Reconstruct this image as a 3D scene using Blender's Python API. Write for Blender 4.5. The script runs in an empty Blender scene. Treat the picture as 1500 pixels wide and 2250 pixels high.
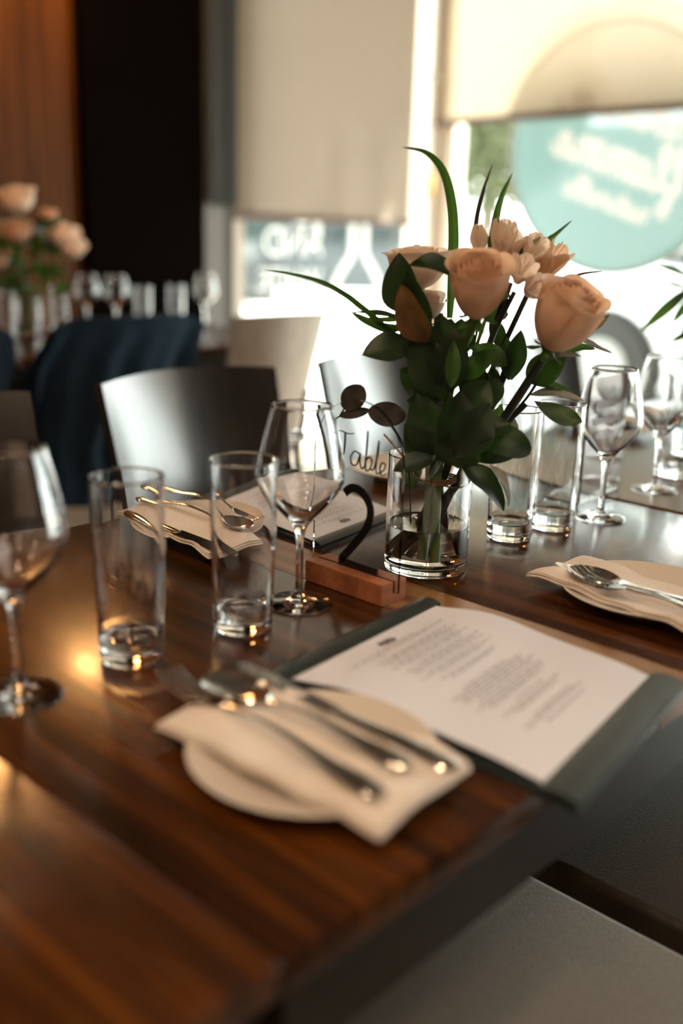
import bpy, bmesh, math, random
from mathutils import Vector, Matrix, Euler, noise
S = bpy.context.scene
COL = S.collection
PI = math.pi
TZ = 0.75          # height of every table top above the floor

# ------------------------------------------------------------------ camera, world, lights, exposure
S.view_settings.view_transform = 'Standard'
S.view_settings.look = 'None'
S.view_settings.gamma = 1.0
S.view_settings.use_curve_mapping = False
S.view_settings.exposure = 1.15

AZ = math.atan2(0.685, 0.729)      # the camera looks diagonally across the table row
PITCH = math.radians(15.6)
ROLL = math.radians(1.62)
fw = Vector((math.cos(AZ) * math.cos(PITCH), math.sin(AZ) * math.cos(PITCH), -math.sin(PITCH)))
rt = Vector((math.sin(AZ), -math.cos(AZ), 0))
up = rt.cross(fw)
r2 = math.cos(ROLL) * rt + math.sin(ROLL) * up
u2 = -math.sin(ROLL) * rt + math.cos(ROLL) * up
cd = bpy.data.cameras.new('camera')
cam = bpy.data.objects.new('camera', cd)
COL.objects.link(cam)
cam.matrix_world = Matrix(((r2.x, u2.x, -fw.x, 0), (r2.y, u2.y, -fw.y, 0), (r2.z, u2.z, -fw.z, TZ + 0.347), (0, 0, 0, 1)))
cd.sensor_fit = 'VERTICAL'
cd.sensor_height = 36
cd.lens = 35
cd.clip_start = 0.01
cd.clip_end = 200
cd.dof.use_dof = True
cd.dof.focus_distance = 1.09
cd.dof.aperture_fstop = 1.8
S.camera = cam

w = bpy.data.worlds.new('sky')
S.world = w
w.use_nodes = True
bg = w.node_tree.nodes['Background']
bg.inputs[0].default_value = (0.98, 0.985, 0.97, 1)
bg.inputs[1].default_value = 6.5

def light(name, kind, loc, energy, color, rot=(0, 0, 0), **kw):
    ld = bpy.data.lights.new(name, kind)
    ld.energy = energy
    ld.color = color
    for k, v in kw.items():
        setattr(ld, k, v)
    o = bpy.data.objects.new(name, ld)
    COL.objects.link(o)
    o.location = loc
    o.rotation_euler = rot
    return o

sun_dir = Vector((-0.72, 0.30, -0.85)).normalized()
sun = light('sun', 'SUN', (8, -4, 10), 13.0, (1.0, 0.95, 0.86), angle=0.01)
sun.rotation_euler = sun_dir.to_track_quat('-Z', 'Y').to_euler()
WARM = (1.0, 0.69, 0.43)
for i, (x, y, z, e) in enumerate([
        (1.75, 3.10, 2.12, 8), (1.98, 3.22, 2.16, 8), (1.62, 2.86, 2.05, 7), (0.1, 2.8, 2.2, 12),
        (-0.3, 0.5, 2.45, 30), (-0.7, -0.1, 2.40, 24), (-1.0, -0.6, 2.3, 16), (-0.2, -1.1, 2.3, 16), (-1.2, 1.1, 2.35, 16)]):
    light('lamp_light', 'POINT', (x, y, z), e * 0.55, WARM if i > 2 else (1.0, 0.48, 0.16), shadow_soft_size=0.045)
light('fill_light', 'AREA', (0.6, -0.8, 2.85), 9, (1.0, 0.84, 0.70), shape='RECTANGLE', size=1.6, size_y=1.2)  # added soft fill from overhead, no fitting stands here

# ------------------------------------------------------------------ materials
def mat(name, base=(0.5, 0.5, 0.5), rough=0.5, metal=0.0, spec=0.5, coat=0.0, coat_rough=0.1, trans=0.0, ior=1.45, sss=0.0, sheen=0.0):
    m = bpy.data.materials.new(name)
    m.use_nodes = True
    p = m.node_tree.nodes['Principled BSDF']
    def s(k, v):
        if k in p.inputs:
            p.inputs[k].default_value = v
    s('Base Color', (*base, 1)); s('Roughness', rough); s('Metallic', metal); s('Specular IOR Level', spec)
    s('Coat Weight', coat); s('Coat Roughness', coat_rough); s('Transmission Weight', trans); s('IOR', ior)
    s('Subsurface Weight', sss); s('Sheen Weight', sheen)
    return m

def nodes(m):
    return m.node_tree.nodes, m.node_tree.links, m.node_tree.nodes['Principled BSDF']

def noise_color(m, c1, c2, scale=(5, 5, 5), detail=4, lo=0.35, hi=0.65, bump=0.0, bump_dist=0.001, coord='Object'):
    n, l, p = nodes(m)
    tc = n.new('ShaderNodeTexCoord'); mp = n.new('ShaderNodeMapping'); nz = n.new('ShaderNodeTexNoise'); cr = n.new('ShaderNodeValToRGB')
    mp.inputs['Scale'].default_value = scale
    nz.inputs['Scale'].default_value = 1.0; nz.inputs['Detail'].default_value = detail
    cr.color_ramp.elements[0].position = lo; cr.color_ramp.elements[0].color = (*c1, 1)
    cr.color_ramp.elements[1].position = hi; cr.color_ramp.elements[1].color = (*c2, 1)
    l.new(tc.outputs[coord], mp.inputs[0]); l.new(mp.outputs[0], nz.inputs[0]); l.new(nz.outputs['Fac'], cr.inputs[0]); l.new(cr.outputs[0], p.inputs['Base Color'])
    if bump:
        b = n.new('ShaderNodeBump'); b.inputs['Strength'].default_value = bump; b.inputs['Distance'].default_value = bump_dist
        l.new(nz.outputs['Fac'], b.inputs['Height']); l.new(b.outputs[0], p.inputs['Normal'])
    return m

def glass(name, color=(1, 1, 1), ior=1.5, rough=0.0):
    m = bpy.data.materials.new(name); m.use_nodes = True
    n = m.node_tree.nodes; n.clear()
    g = n.new('ShaderNodeBsdfGlass'); o = n.new('ShaderNodeOutputMaterial')
    g.inputs['Color'].default_value = (*color, 1); g.inputs['IOR'].default_value = ior; g.inputs['Roughness'].default_value = rough
    m.node_tree.links.new(g.outputs[0], o.inputs[0])
    return m

def pane_mat():
    m = bpy.data.materials.new('window glass'); m.use_nodes = True
    n = m.node_tree.nodes; n.clear(); l = m.node_tree.links
    t = n.new('ShaderNodeBsdfTransparent'); g = n.new('ShaderNodeBsdfGlossy'); f = n.new('ShaderNodeMapRange'); lw = n.new('ShaderNodeLayerWeight'); pw = n.new('ShaderNodeMath'); x = n.new('ShaderNodeMixShader'); o = n.new('ShaderNodeOutputMaterial')
    t.inputs[0].default_value = (0.93, 0.97, 0.95, 1); g.inputs['Roughness'].default_value = 0.0; lw.inputs['Blend'].default_value = 0.5; pw.operation = 'POWER'; pw.inputs[1].default_value = 5.0
    f.inputs['To Min'].default_value = 0.03; f.inputs['To Max'].default_value = 0.6
    l.new(lw.outputs['Facing'], pw.inputs[0]); l.new(pw.outputs[0], f.inputs['Value'])
    l.new(f.outputs[0], x.inputs[0]); l.new(t.outputs[0], x.inputs[1]); l.new(g.outputs[0], x.inputs[2]); l.new(x.outputs[0], o.inputs[0])
    return m

def fabric_screen(name, color, trans_color, openness, translucency):
    m = bpy.data.materials.new(name); m.use_nodes = True
    n = m.node_tree.nodes; n.clear(); l = m.node_tree.links
    t = n.new('ShaderNodeBsdfTransparent'); d = n.new('ShaderNodeBsdfDiffuse'); s = n.new('ShaderNodeBsdfTranslucent')
    x1 = n.new('ShaderNodeMixShader'); x2 = n.new('ShaderNodeMixShader'); o = n.new('ShaderNodeOutputMaterial')
    tc = n.new('ShaderNodeTexCoord'); wv = n.new('ShaderNodeTexNoise'); mp = n.new('ShaderNodeMapping'); mx = n.new('ShaderNodeMix')
    mx.data_type = 'RGBA'
    mp.inputs['Scale'].default_value = (120, 120, 2); wv.inputs['Scale'].default_value = 1
    l.new(tc.outputs['Object'], mp.inputs[0]); l.new(mp.outputs[0], wv.inputs[0]); l.new(wv.outputs['Fac'], mx.inputs['Factor'])
    mx.inputs['A'].default_value = (*[c * 0.85 for c in trans_color], 1); mx.inputs['B'].default_value = (*trans_color, 1)
    l.new(mx.outputs['Result'], s.inputs[0])
    d.inputs[0].default_value = (*color, 1); t.inputs[0].default_value = (1, 1, 1, 1)
    x1.inputs[0].default_value = translucency; x2.inputs[0].default_value = openness
    l.new(d.outputs[0], x1.inputs[1]); l.new(s.outputs[0], x1.inputs[2]); l.new(x1.outputs[0], x2.inputs[1]); l.new(t.outputs[0], x2.inputs[2]); l.new(x2.outputs[0], o.inputs[0])
    return m

def petal_mat(name, c1, c2, trans=0.35):
    m = bpy.data.materials.new(name); m.use_nodes = True
    n = m.node_tree.nodes; n.clear(); l = m.node_tree.links
    p = n.new('ShaderNodeBsdfPrincipled'); s = n.new('ShaderNodeBsdfTranslucent'); x = n.new('ShaderNodeMixShader'); o = n.new('ShaderNodeOutputMaterial')
    tc = n.new('ShaderNodeTexCoord'); nz = n.new('ShaderNodeTexNoise'); cr = n.new('ShaderNodeValToRGB')
    nz.inputs['Scale'].default_value = 45; nz.inputs['Detail'].default_value = 3
    cr.color_ramp.elements[0].position = 0.3; cr.color_ramp.elements[0].color = (*c1, 1); cr.color_ramp.elements[1].position = 0.7; cr.color_ramp.elements[1].color = (*c2, 1)
    l.new(tc.outputs['Object'], nz.inputs[0]); l.new(nz.outputs['Fac'], cr.inputs[0])
    l.new(cr.outputs[0], p.inputs['Base Color']); l.new(cr.outputs[0], s.inputs[0])
    p.inputs['Roughness'].default_value = 0.55
    x.inputs[0].default_value = trans
    l.new(p.outputs[0], x.inputs[1]); l.new(s.outputs[0], x.inputs[2]); l.new(x.outputs[0], o.inputs[0])
    return m

def leaf_mat(name, c1, c2, rough=0.35, trans=0.2, tcol=(0.12, 0.3, 0.03)):
    m = petal_mat(name, c1, c2, trans)
    n = m.node_tree.nodes
    for x in n:
        if x.type == 'BSDF_PRINCIPLED': x.inputs['Roughness'].default_value = rough + .12; x.inputs['Specular IOR Level'].default_value = 0.35
        if x.type == 'BSDF_TRANSLUCENT':
            for lk in list(m.node_tree.links):
                if lk.to_node == x: m.node_tree.links.remove(lk)
            x.inputs[0].default_value = (*tcol, 1)
    return m

def wood_table():
    m = mat('stained wood', rough=0.25, spec=0.5, coat=0.3, coat_rough=0.14)
    n, l, p = nodes(m)
    tc = n.new('ShaderNodeTexCoord'); mp = n.new('ShaderNodeMapping'); nz = n.new('ShaderNodeTexNoise'); cr = n.new('ShaderNodeValToRGB')
    l.new(tc.outputs['Object'], mp.inputs[0]); mp.inputs['Scale'].default_value = (58, 2.0, 8)
    nz.inputs['Scale'].default_value = 1; nz.inputs['Detail'].default_value = 7; nz.inputs['Distortion'].default_value = 1.2
    l.new(mp.outputs[0], nz.inputs[0])
    e = cr.color_ramp.elements
    e[0].position = 0.30; e[0].color = (0.008, 0.0026, 0.0006, 1); e[1].position = 0.74; e[1].color = (0.115, 0.033, 0.0028, 1)
    x = e.new(0.5); x.color = (0.044, 0.0120, 0.0012, 1)
    l.new(nz.outputs['Fac'], cr.inputs[0])
    # broad tone change from board to board
    vo = n.new('ShaderNodeTexNoise'); m2 = n.new('ShaderNodeMapping'); m2.inputs['Scale'].default_value = (7, 0.6, 1); vo.inputs['Scale'].default_value = 1
    l.new(tc.outputs['Object'], m2.inputs[0]); l.new(m2.outputs[0], vo.inputs[0])
    mr = n.new('ShaderNodeMapRange'); mr.inputs['From Min'].default_value = 0.3; mr.inputs['From Max'].default_value = 0.7; mr.inputs['To Min'].default_value = 0.6; mr.inputs['To Max'].default_value = 1.35
    l.new(vo.outputs['Fac'], mr.inputs['Value'])
    mul = n.new('ShaderNodeMix'); mul.data_type = 'RGBA'; mul.blend_type = 'MULTIPLY'; mul.inputs['Factor'].default_value = 1
    l.new(cr.outputs[0], mul.inputs['A']); l.new(mr.outputs[0], mul.inputs['B'])
    # worn pale scratches in one spot of the middle table
    m3 = n.new('ShaderNodeMapping'); m3.inputs['Scale'].default_value = (130, 14, 1); n3 = n.new('ShaderNodeTexNoise'); n3.inputs['Scale'].default_value = 1; n3.inputs['Detail'].default_value = 3
    l.new(tc.outputs['Object'], m3.inputs[0]); l.new(m3.outputs[0], n3.inputs[0])
    ds = n.new('ShaderNodeVectorMath'); ds.operation = 'DISTANCE'; sc = n.new('ShaderNodeMapping'); sc.inputs['Scale'].default_value = (2.4, 1, 0)
    l.new(tc.outputs['Object'], sc.inputs[0]); l.new(sc.outputs[0], ds.inputs[0]); ds.inputs[1].default_value = (-0.24 * 2.4, 0.17, 0)
    rg = n.new('ShaderNodeMapRange'); rg.inputs['From Min'].default_value = 0.02; rg.inputs['From Max'].default_value = 0.10; rg.inputs['To Min'].default_value = 0.10; rg.inputs['To Max'].default_value = -0.2
    l.new(ds.outputs['Value'], rg.inputs['Value'])
    ad = n.new('ShaderNodeMath'); ad.operation = 'ADD'; l.new(n3.outputs['Fac'], ad.inputs[0]); l.new(rg.outputs[0], ad.inputs[1])
    gt = n.new('ShaderNodeMath'); gt.operation = 'GREATER_THAN'; gt.inputs[1].default_value = 0.66; l.new(ad.outputs[0], gt.inputs[0])
    mx = n.new('ShaderNodeMix'); mx.data_type = 'RGBA'; mx.inputs['B'].default_value = (0.42, 0.24, 0.12, 1)
    l.new(gt.outputs[0], mx.inputs['Factor']); l.new(mul.outputs['Result'], mx.inputs['A'])
    l.new(mx.outputs['Result'], p.inputs['Base Color'])
    b = n.new('ShaderNodeBump'); b.inputs['Strength'].default_value = 0.25; b.inputs['Distance'].default_value = 0.0006
    m4 = n.new('ShaderNodeMapping'); m4.inputs['Scale'].default_value = (420, 9, 1); n4 = n.new('ShaderNodeTexNoise'); n4.inputs['Scale'].default_value = 1; n4.inputs['Detail'].default_value = 2
    l.new(tc.outputs['Object'], m4.inputs[0]); l.new(m4.outputs[0], n4.inputs[0])
    l.new(n4.outputs['Fac'], b.inputs['Height']); l.new(b.outputs[0], p.inputs['Normal'])
    return m

M = {}
M['table'] = wood_table()
M['strip'] = noise_color(mat('lighter wood board', rough=0.3, coat=0.25, coat_rough=0.12), (0.10, 0.042, 0.014), (0.27, 0.13, 0.048), scale=(60, 2.2, 8), detail=6, bump=0.15, bump_dist=0.0005)
M['gap'] = mat('dark groove', (0.006, 0.003, 0.002), 0.7)
M['table_leg'] = mat('black brown leg', (0.012, 0.008, 0.006), 0.4)
M['chair'] = noise_color(mat('black brown lacquer', rough=0.28, coat=0.9, coat_rough=0.2), (0.007, 0.005, 0.004), (0.018, 0.013, 0.010), scale=(60, 60, 3), bump=0.05)
M['chair_pale'] = noise_color(mat('walnut veneer', rough=0.34, coat=0.4, coat_rough=0.25), (0.17, 0.125, 0.092), (0.23, 0.175, 0.13), scale=(60, 60, 3))  # lighter brown than the other chairs, used on a single backrest
M['leather'] = noise_color(mat('grey brown leather', rough=0.40, spec=0.9), (0.20, 0.182, 0.162), (0.25, 0.23, 0.205), scale=(420, 420, 420), detail=3, bump=0.6, bump_dist=0.0009)
M['leather_dark'] = noise_color(mat('dark brown leather', rough=0.42, spec=0.8), (0.036, 0.026, 0.017), (0.052, 0.038, 0.026), scale=(420, 420, 420), detail=3, bump=0.6, bump_dist=0.0009)
M['glass'] = glass('clear drinking glass', (0.995, 0.995, 0.995), 1.5)
M['acrylic'] = glass('clear acrylic', (0.985, 0.99, 0.99), 1.35)
M['water'] = glass('water', (0.985, 0.995, 0.985), 1.33)
M['pane'] = pane_mat()
M['china'] = mat('cream china', (0.62, 0.55, 0.47), 0.22, spec=0.5)
M['napkin'] = noise_color(mat('ivory cloth napkin', rough=0.8), (0.66, 0.58, 0.50), (0.74, 0.66, 0.58), scale=(500, 500, 500), bump=0.2, bump_dist=0.0004)
M['steel'] = mat('polished steel', (0.72, 0.70, 0.67), 0.12, metal=1.0)
M['black'] = mat('matte black', (0.006, 0.006, 0.006), 0.5)
M['paper'] = mat('white paper', (0.66, 0.68, 0.74), 0.7)
M['ink'] = mat('grey ink', (0.30, 0.27, 0.27), 0.8)
M['ink_dark'] = mat('dark ink', (0.08, 0.07, 0.07), 0.8)
M['cover'] = noise_color(mat('green black leatherette', rough=0.38), (0.014, 0.021, 0.020), (0.022, 0.030, 0.028), scale=(300, 300, 300), bump=0.3, bump_dist=0.0004)
M['block'] = noise_color(mat('cherry wood block', rough=0.5), (0.26, 0.085, 0.035), (0.36, 0.13, 0.055), scale=(8, 90, 90), bump=0.1)
M['petal'] = petal_mat('peach rose petal', (0.70, 0.43, 0.265), (0.80, 0.57, 0.40), 0.35)
M['petal_white'] = petal_mat('cream petal', (0.82, 0.66, 0.54), (0.88, 0.76, 0.64), 0.4)
M['leaf'] = leaf_mat('dark green leaf', (0.005, 0.012, 0.005), (0.010, 0.022, 0.008), 0.36, 0.08)
M['leaf_bright'] = leaf_mat('green leaf', (0.016, 0.045, 0.009), (0.03, 0.075, 0.014), 0.4, 0.22, (0.16, 0.36, 0.04))
M['leaf_silver'] = leaf_mat('silver backed leaf', (0.13, 0.14, 0.12), (0.30, 0.30, 0.27), 0.5, 0.15, (0.2, 0.2, 0.1))
M['leaf_brown'] = leaf_mat('brown dried leaf', (0.03, 0.018, 0.008), (0.13, 0.065, 0.022), 0.35, 0.15, (0.35, 0.17, 0.04))
M['leaf_euc'] = leaf_mat('dusky round leaf', (0.018, 0.014, 0.012), (0.03, 0.022, 0.018), 0.5, 0.03, (0.1, 0.05, 0.03))
M['blade'] = leaf_mat('grass blade', (0.014, 0.035, 0.008), (0.03, 0.07, 0.014), 0.4, 0.2, (0.12, 0.3, 0.03))
M['stem'] = mat('green stem', (0.085, 0.15, 0.035), 0.5)
M['stem_dark'] = mat('dark woody stem', (0.010, 0.013, 0.008), 0.5)
M['stamen'] = mat('pale stamen', (0.55, 0.42, 0.25), 0.6)
M['twine'] = mat('jute twine', (0.20, 0.10, 0.045), 0.9)
M['navy'] = noise_color(mat('navy cloth', rough=0.9, spec=0.15), (0.006, 0.014, 0.024), (0.010, 0.020, 0.032), scale=(60, 60, 60))
M['slat'] = noise_color(mat('stained slat wood', rough=0.55, spec=0.2), (0.055, 0.018, 0.003), (0.13, 0.046, 0.007), scale=(30, 30, 1.5))
M['blackwall'] = mat('black painted panel', (0.0016, 0.0009, 0.0006), 0.95, spec=0.04)
M['greypost'] = mat('grey painted post', (0.16, 0.152, 0.14), 0.6)
M['bronze'] = mat('dark bronze frame', (0.035, 0.028, 0.022), 0.6)
M['darkblind'] = mat('charcoal fabric', (0.03, 0.032, 0.032), 0.85)
M['cream'] = mat('cream paint', (0.62, 0.54, 0.45), 0.5)
M['wallp'] = mat('brown wall paint', (0.045, 0.028, 0.018), 0.7)
M['ceil'] = mat('dark ceiling', (0.05, 0.04, 0.034), 0.8)
M['floor'] = noise_color(mat('pale plank floor', rough=0.4), (0.22, 0.17, 0.125), (0.34, 0.27, 0.20), scale=(14, 1.2, 1))
M['blind1'] = fabric_screen('taupe screen fabric', (0.42, 0.33, 0.25), (0.084, 0.066, 0.052), 0.020, 0.55)
M['blind2'] = fabric_screen('cream screen fabric', (0.66, 0.50, 0.34), (0.225, 0.178, 0.128), 0.013, 0.6)
M['bar'] = mat('brown blind bar', (0.10, 0.05, 0.03), 0.6)
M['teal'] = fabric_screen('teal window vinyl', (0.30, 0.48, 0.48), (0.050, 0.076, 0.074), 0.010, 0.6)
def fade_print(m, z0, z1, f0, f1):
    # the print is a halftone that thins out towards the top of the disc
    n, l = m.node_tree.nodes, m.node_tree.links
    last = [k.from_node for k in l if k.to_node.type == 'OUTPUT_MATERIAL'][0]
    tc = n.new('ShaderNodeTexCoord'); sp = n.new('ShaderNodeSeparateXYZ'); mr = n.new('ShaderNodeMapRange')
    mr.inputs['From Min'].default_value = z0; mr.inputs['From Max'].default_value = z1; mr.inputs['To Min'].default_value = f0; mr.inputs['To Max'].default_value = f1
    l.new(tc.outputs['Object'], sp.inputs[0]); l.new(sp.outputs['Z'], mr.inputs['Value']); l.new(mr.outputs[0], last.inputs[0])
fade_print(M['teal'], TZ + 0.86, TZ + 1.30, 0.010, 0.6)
M['vinyl'] = fabric_screen('white window vinyl', (0.85, 0.80, 0.74), (0.125, 0.112, 0.101), 0.012, 0.7)
M['metalw'] = mat('pale metal', (0.55, 0.52, 0.46), 0.35, metal=0.3)
M['pave'] = noise_color(mat('pale pavement', rough=0.9), (0.50, 0.49, 0.47), (0.58, 0.57, 0.55), scale=(2, 2, 2))
M['carwhite'] = mat('white car paint', (0.62, 0.63, 0.65), 0.25, coat=0.6)
M['carsilver'] = mat('silver grey car paint', (0.035, 0.04, 0.043), 0.5, spec=0.2)
M['cargrey'] = mat('grey car paint', (0.012, 0.014, 0.015), 0.5, spec=0.2)
M['carglass'] = mat('tinted car glass', (0.01, 0.014, 0.014), 0.3, spec=0.15)
M['tyre'] = mat('tyre rubber', (0.02, 0.019, 0.018), 0.8)
M['hub'] = mat('alloy wheel', (0.22, 0.22, 0.21), 0.5, metal=0.3)
M['bark'] = mat('bark', (0.08, 0.06, 0.04), 0.9)
M['foliage'] = leaf_mat('street tree leaf', (0.05, 0.062, 0.028), (0.08, 0.095, 0.045), 0.6, 0.25, (0.15, 0.17, 0.06))
M['facade'] = noise_color(mat('grey green facade', rough=0.8), (0.004, 0.009, 0.0088), (0.007, 0.014, 0.0135), scale=(1, 1, 1))
M['facade_pale'] = mat('pale facade trim', (0.3, 0.3, 0.28), 0.8)
M['card'] = mat('tan card', (0.46, 0.33, 0.28), 0.6)

# ------------------------------------------------------------------ mesh helpers
def obj(name, bm, m, parent=None, smooth=True, loc=None, rotz=None):
    me = bpy.data.meshes.new(name)
    if isinstance(bm, tuple):
        me.from_pydata(*bm); me.update()
    else:
        bmesh.ops.recalc_face_normals(bm, faces=bm.faces)
        bm.to_mesh(me); bm.free()
    if smooth:
        for f in me.polygons: f.use_smooth = True
        if m.name not in ('clear drinking glass', 'water'): me.set_sharp_from_angle(angle=math.radians(42))
    me.materials.append(m)
    o = bpy.data.objects.new(name, me); COL.objects.link(o)
    if parent: o.parent = parent
    if loc is not None: o.location = loc
    if rotz is not None: o.rotation_euler.z = rotz
    return o

def thing(name, label, cat, loc=(0, 0, 0), rotz=0, group=None):
    o = bpy.data.objects.new(name, None); COL.objects.link(o)
    o.location = loc; o.rotation_euler = (0, 0, rotz); o.empty_display_size = 0.05
    o['label'] = label; o['category'] = cat
    if group: o['group'] = group
    return o

def tag(o, label, cat, group=None, kind=None):
    o['label'] = label; o['category'] = cat
    if group: o['group'] = group
    if kind: o['kind'] = kind
    return o

def struct(name, bm, m, smooth=False, parent=None):
    o = obj(name, bm, m, parent, smooth)
    if not parent: o['kind'] = 'structure'
    return o

def dup(root, loc=None, rotz=None, label=None):
    r = root.copy(); COL.objects.link(r)
    if loc is not None: r.location = loc
    if rotz is not None: r.rotation_euler.z = rotz
    if label: r['label'] = label
    for ch in list(root.children):
        c = ch.copy(); COL.objects.link(c); c.parent = r
        for g in list(ch.children):
            d = g.copy(); COL.objects.link(d); d.parent = c
    return r

def box(bm, x0, x1, y0, y1, z0, z1, bevel=0.0, seg=2):
    t = bmesh.new()
    bmesh.ops.create_cube(t, size=1)
    for v in t.verts:
        v.co = Vector(((x0 + x1) / 2 + v.co.x * (x1 - x0), (y0 + y1) / 2 + v.co.y * (y1 - y0), (z0 + z1) / 2 + v.co.z * (z1 - z0)))
    if bevel > 0:
        bmesh.ops.bevel(t, geom=list(t.edges), offset=bevel, segments=seg, profile=0.6, affect='EDGES')
    me = bpy.data.meshes.new('tmp'); t.to_mesh(me); t.free(); bm.from_mesh(me); bpy.data.meshes.remove(me)
    return bm

def bx(*a, **k):
    return box(bmesh.new(), *a, **k)

def lathe(prof, seg=64, closed=True):
    bm = bmesh.new(); rings = []
    dense = [prof[0]]
    for (ra, za), (rb, zb) in zip(prof[:-1], prof[1:]):
        ln = math.hypot(rb - ra, zb - za)
        if ln > 0.005 and ra > 1e-6 and rb > 1e-6:
            ks = [0.0004 / ln, 0.002 / ln] + [q / 6 for q in range(1, 6) if 0.0025 / ln < q / 6 < 1 - 0.0025 / ln] + [1 - 0.002 / ln, 1 - 0.0004 / ln]
            dense += [(ra + (rb - ra) * k, za + (zb - za) * k) for k in ks]
        dense.append((rb, zb))
    for r, z in dense:
        if r < 1e-6: rings.append([bm.verts.new((0, 0, z))])
        else: rings.append([bm.verts.new((r * math.cos(2 * PI * k / seg), r * math.sin(2 * PI * k / seg), z)) for k in range(seg)])
    for a, b in zip(rings[:-1], rings[1:]):
        for k in range(seg):
            k2 = (k + 1) % seg
            if len(a) == 1 and len(b) == 1: continue
            if len(a) == 1: bm.faces.new((a[0], b[k], b[k2]))
            elif len(b) == 1: bm.faces.new((a[k], b[0], a[k2]))
            else: bm.faces.new((a[k], b[k], b[k2], a[k2]))
    return bm

def tube(bm, pts, radii, seg=8, flat=1.0, nrm=None):
    pts = [Vector(p) for p in pts]
    if not hasattr(radii, '__len__'): radii = [radii] * len(pts)
    rings = []; prev = None
    for i, p in enumerate(pts):
        t = (pts[min(i + 1, len(pts) - 1)] - pts[max(i - 1, 0)]).normalized()
        if nrm is not None: a = Vector(nrm) - t * Vector(nrm).dot(t)
        elif prev is None: a = t.orthogonal()
        else: a = prev - t * prev.dot(t)
        a.normalize(); prev = a; b = t.cross(a)
        rings.append([bm.verts.new(p + (a * math.cos(2 * PI * k / seg) * flat + b * math.sin(2 * PI * k / seg)) * radii[i]) for k in range(seg)])
    for r1, r2_ in zip(rings[:-1], rings[1:]):
        for k in range(seg):
            bm.faces.new((r1[k], r1[(k + 1) % seg], r2_[(k + 1) % seg], r2_[k]))
    bm.faces.new(rings[0]); bm.faces.new(list(reversed(rings[-1])))
    return bm

def smooth_pts(pts, n=8, closed=False):
    pts = [Vector(p) for p in pts]; out = []
    m = len(pts)
    for i in range(m if closed else m - 1):
        if closed: p0, p1_, p2_, p3 = pts[(i - 1) % m], pts[i], pts[(i + 1) % m], pts[(i + 2) % m]
        else: p0, p1_, p2_, p3 = pts[max(i - 1, 0)], pts[i], pts[i + 1], pts[min(i + 2, m - 1)]
        for k in range(n):
            t = k / n
            out.append(0.5 * ((2 * p1_) + (p2_ - p0) * t + (2 * p0 - 5 * p1_ + 4 * p2_ - p3) * t * t + (3 * p1_ - p0 - 3 * p2_ + p3) * t ** 3))
    if not closed: out.append(pts[-1])
    return out

def grid(f, nu, nv, thick=0.0):
    """surface from f(u,v), u,v in 0..1"""
    bm = bmesh.new()
    g = [[bm.verts.new(f(i / nu, j / nv)) for j in range(nv + 1)] for i in range(nu + 1)]
    for i in range(nu):
        for j in range(nv): bm.faces.new((g[i][j], g[i + 1][j], g[i + 1][j + 1], g[i][j + 1]))
    if thick:
        bmesh.ops.recalc_face_normals(bm, faces=bm.faces)
        bmesh.ops.solidify(bm, geom=list(bm.faces), thickness=thick)
    return bm

def prism(bm, poly, z0, z1, axis='z'):
    def P(a, b, c):
        return {'z': (a, b, c), 'y': (a, c, b), 'x': (c, a, b)}[axis]
    a = [bm.verts.new(P(x, y, z0)) for x, y in poly]; b = [bm.verts.new(P(x, y, z1)) for x, y in poly]
    n = len(poly)
    bm.faces.new(list(reversed(a))); bm.faces.new(b)
    for k in range(n): bm.faces.new((a[k], a[(k + 1) % n], b[(k + 1) % n], b[k]))
    return bm

def ribbon(bm, pts, width, place, d0, d1, film=False):
    """flat lettering stroke: 2-D points, a width, extruded from d0 to d1 through place(x, y, d)"""
    pts = [Vector((p[0], p[1])) for p in pts]
    L, R_ = [], []
    for i, p in enumerate(pts):
        t = (pts[min(i + 1, len(pts) - 1)] - pts[max(i - 1, 0)])
        if t.length < 1e-9: t = Vector((1, 0))
        t.normalize(); n = Vector((-t.y, t.x))
        wd = width[i] if hasattr(width, '__len__') else width
        L.append(p + n * wd / 2); R_.append(p - n * wd / 2)
    va = [[bm.verts.new(place(q.x, q.y, d)) for q in side] for side in (L, R_) for d in (d0, d1)]
    a0, a1, b0, b1 = va
    if film:      # vinyl film: a single sheet
        for i in range(len(pts) - 1): bm.faces.new((a0[i], a0[i + 1], b0[i + 1], b0[i]))
        for q in a1 + b1: bm.verts.remove(q)
        return bm
    for i in range(len(pts) - 1):
        bm.faces.new((a0[i], a0[i + 1], b0[i + 1], b0[i])); bm.faces.new((a1[i], b1[i], b1[i + 1], a1[i + 1]))
        bm.faces.new((a0[i], a1[i], a1[i + 1], a0[i + 1])); bm.faces.new((b0[i], b0[i + 1], b1[i + 1], b1[i]))
    bm.faces.new((a0[0], b0[0], b1[0], a1[0])); bm.faces.new((a0[-1], a1[-1], b1[-1], b0[-1]))
    return bm

def text_mesh(s, size, place, extrude=0.0):
    cu = bpy.data.curves.new('t', 'FONT'); cu.body = s; cu.size = size; cu.extrude = extrude
    o = bpy.data.objects.new('t', cu); COL.objects.link(o)
    dg = bpy.context.evaluated_depsgraph_get()
    me = bpy.data.meshes.new_from_object(o.evaluated_get(dg))
    bpy.data.objects.remove(o)
    bm = bmesh.new(); bm.from_mesh(me); bpy.data.meshes.remove(me)
    for v in bm.verts: v.co = Vector(place(v.co.x, v.co.y, v.co.z))
    return bm

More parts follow.
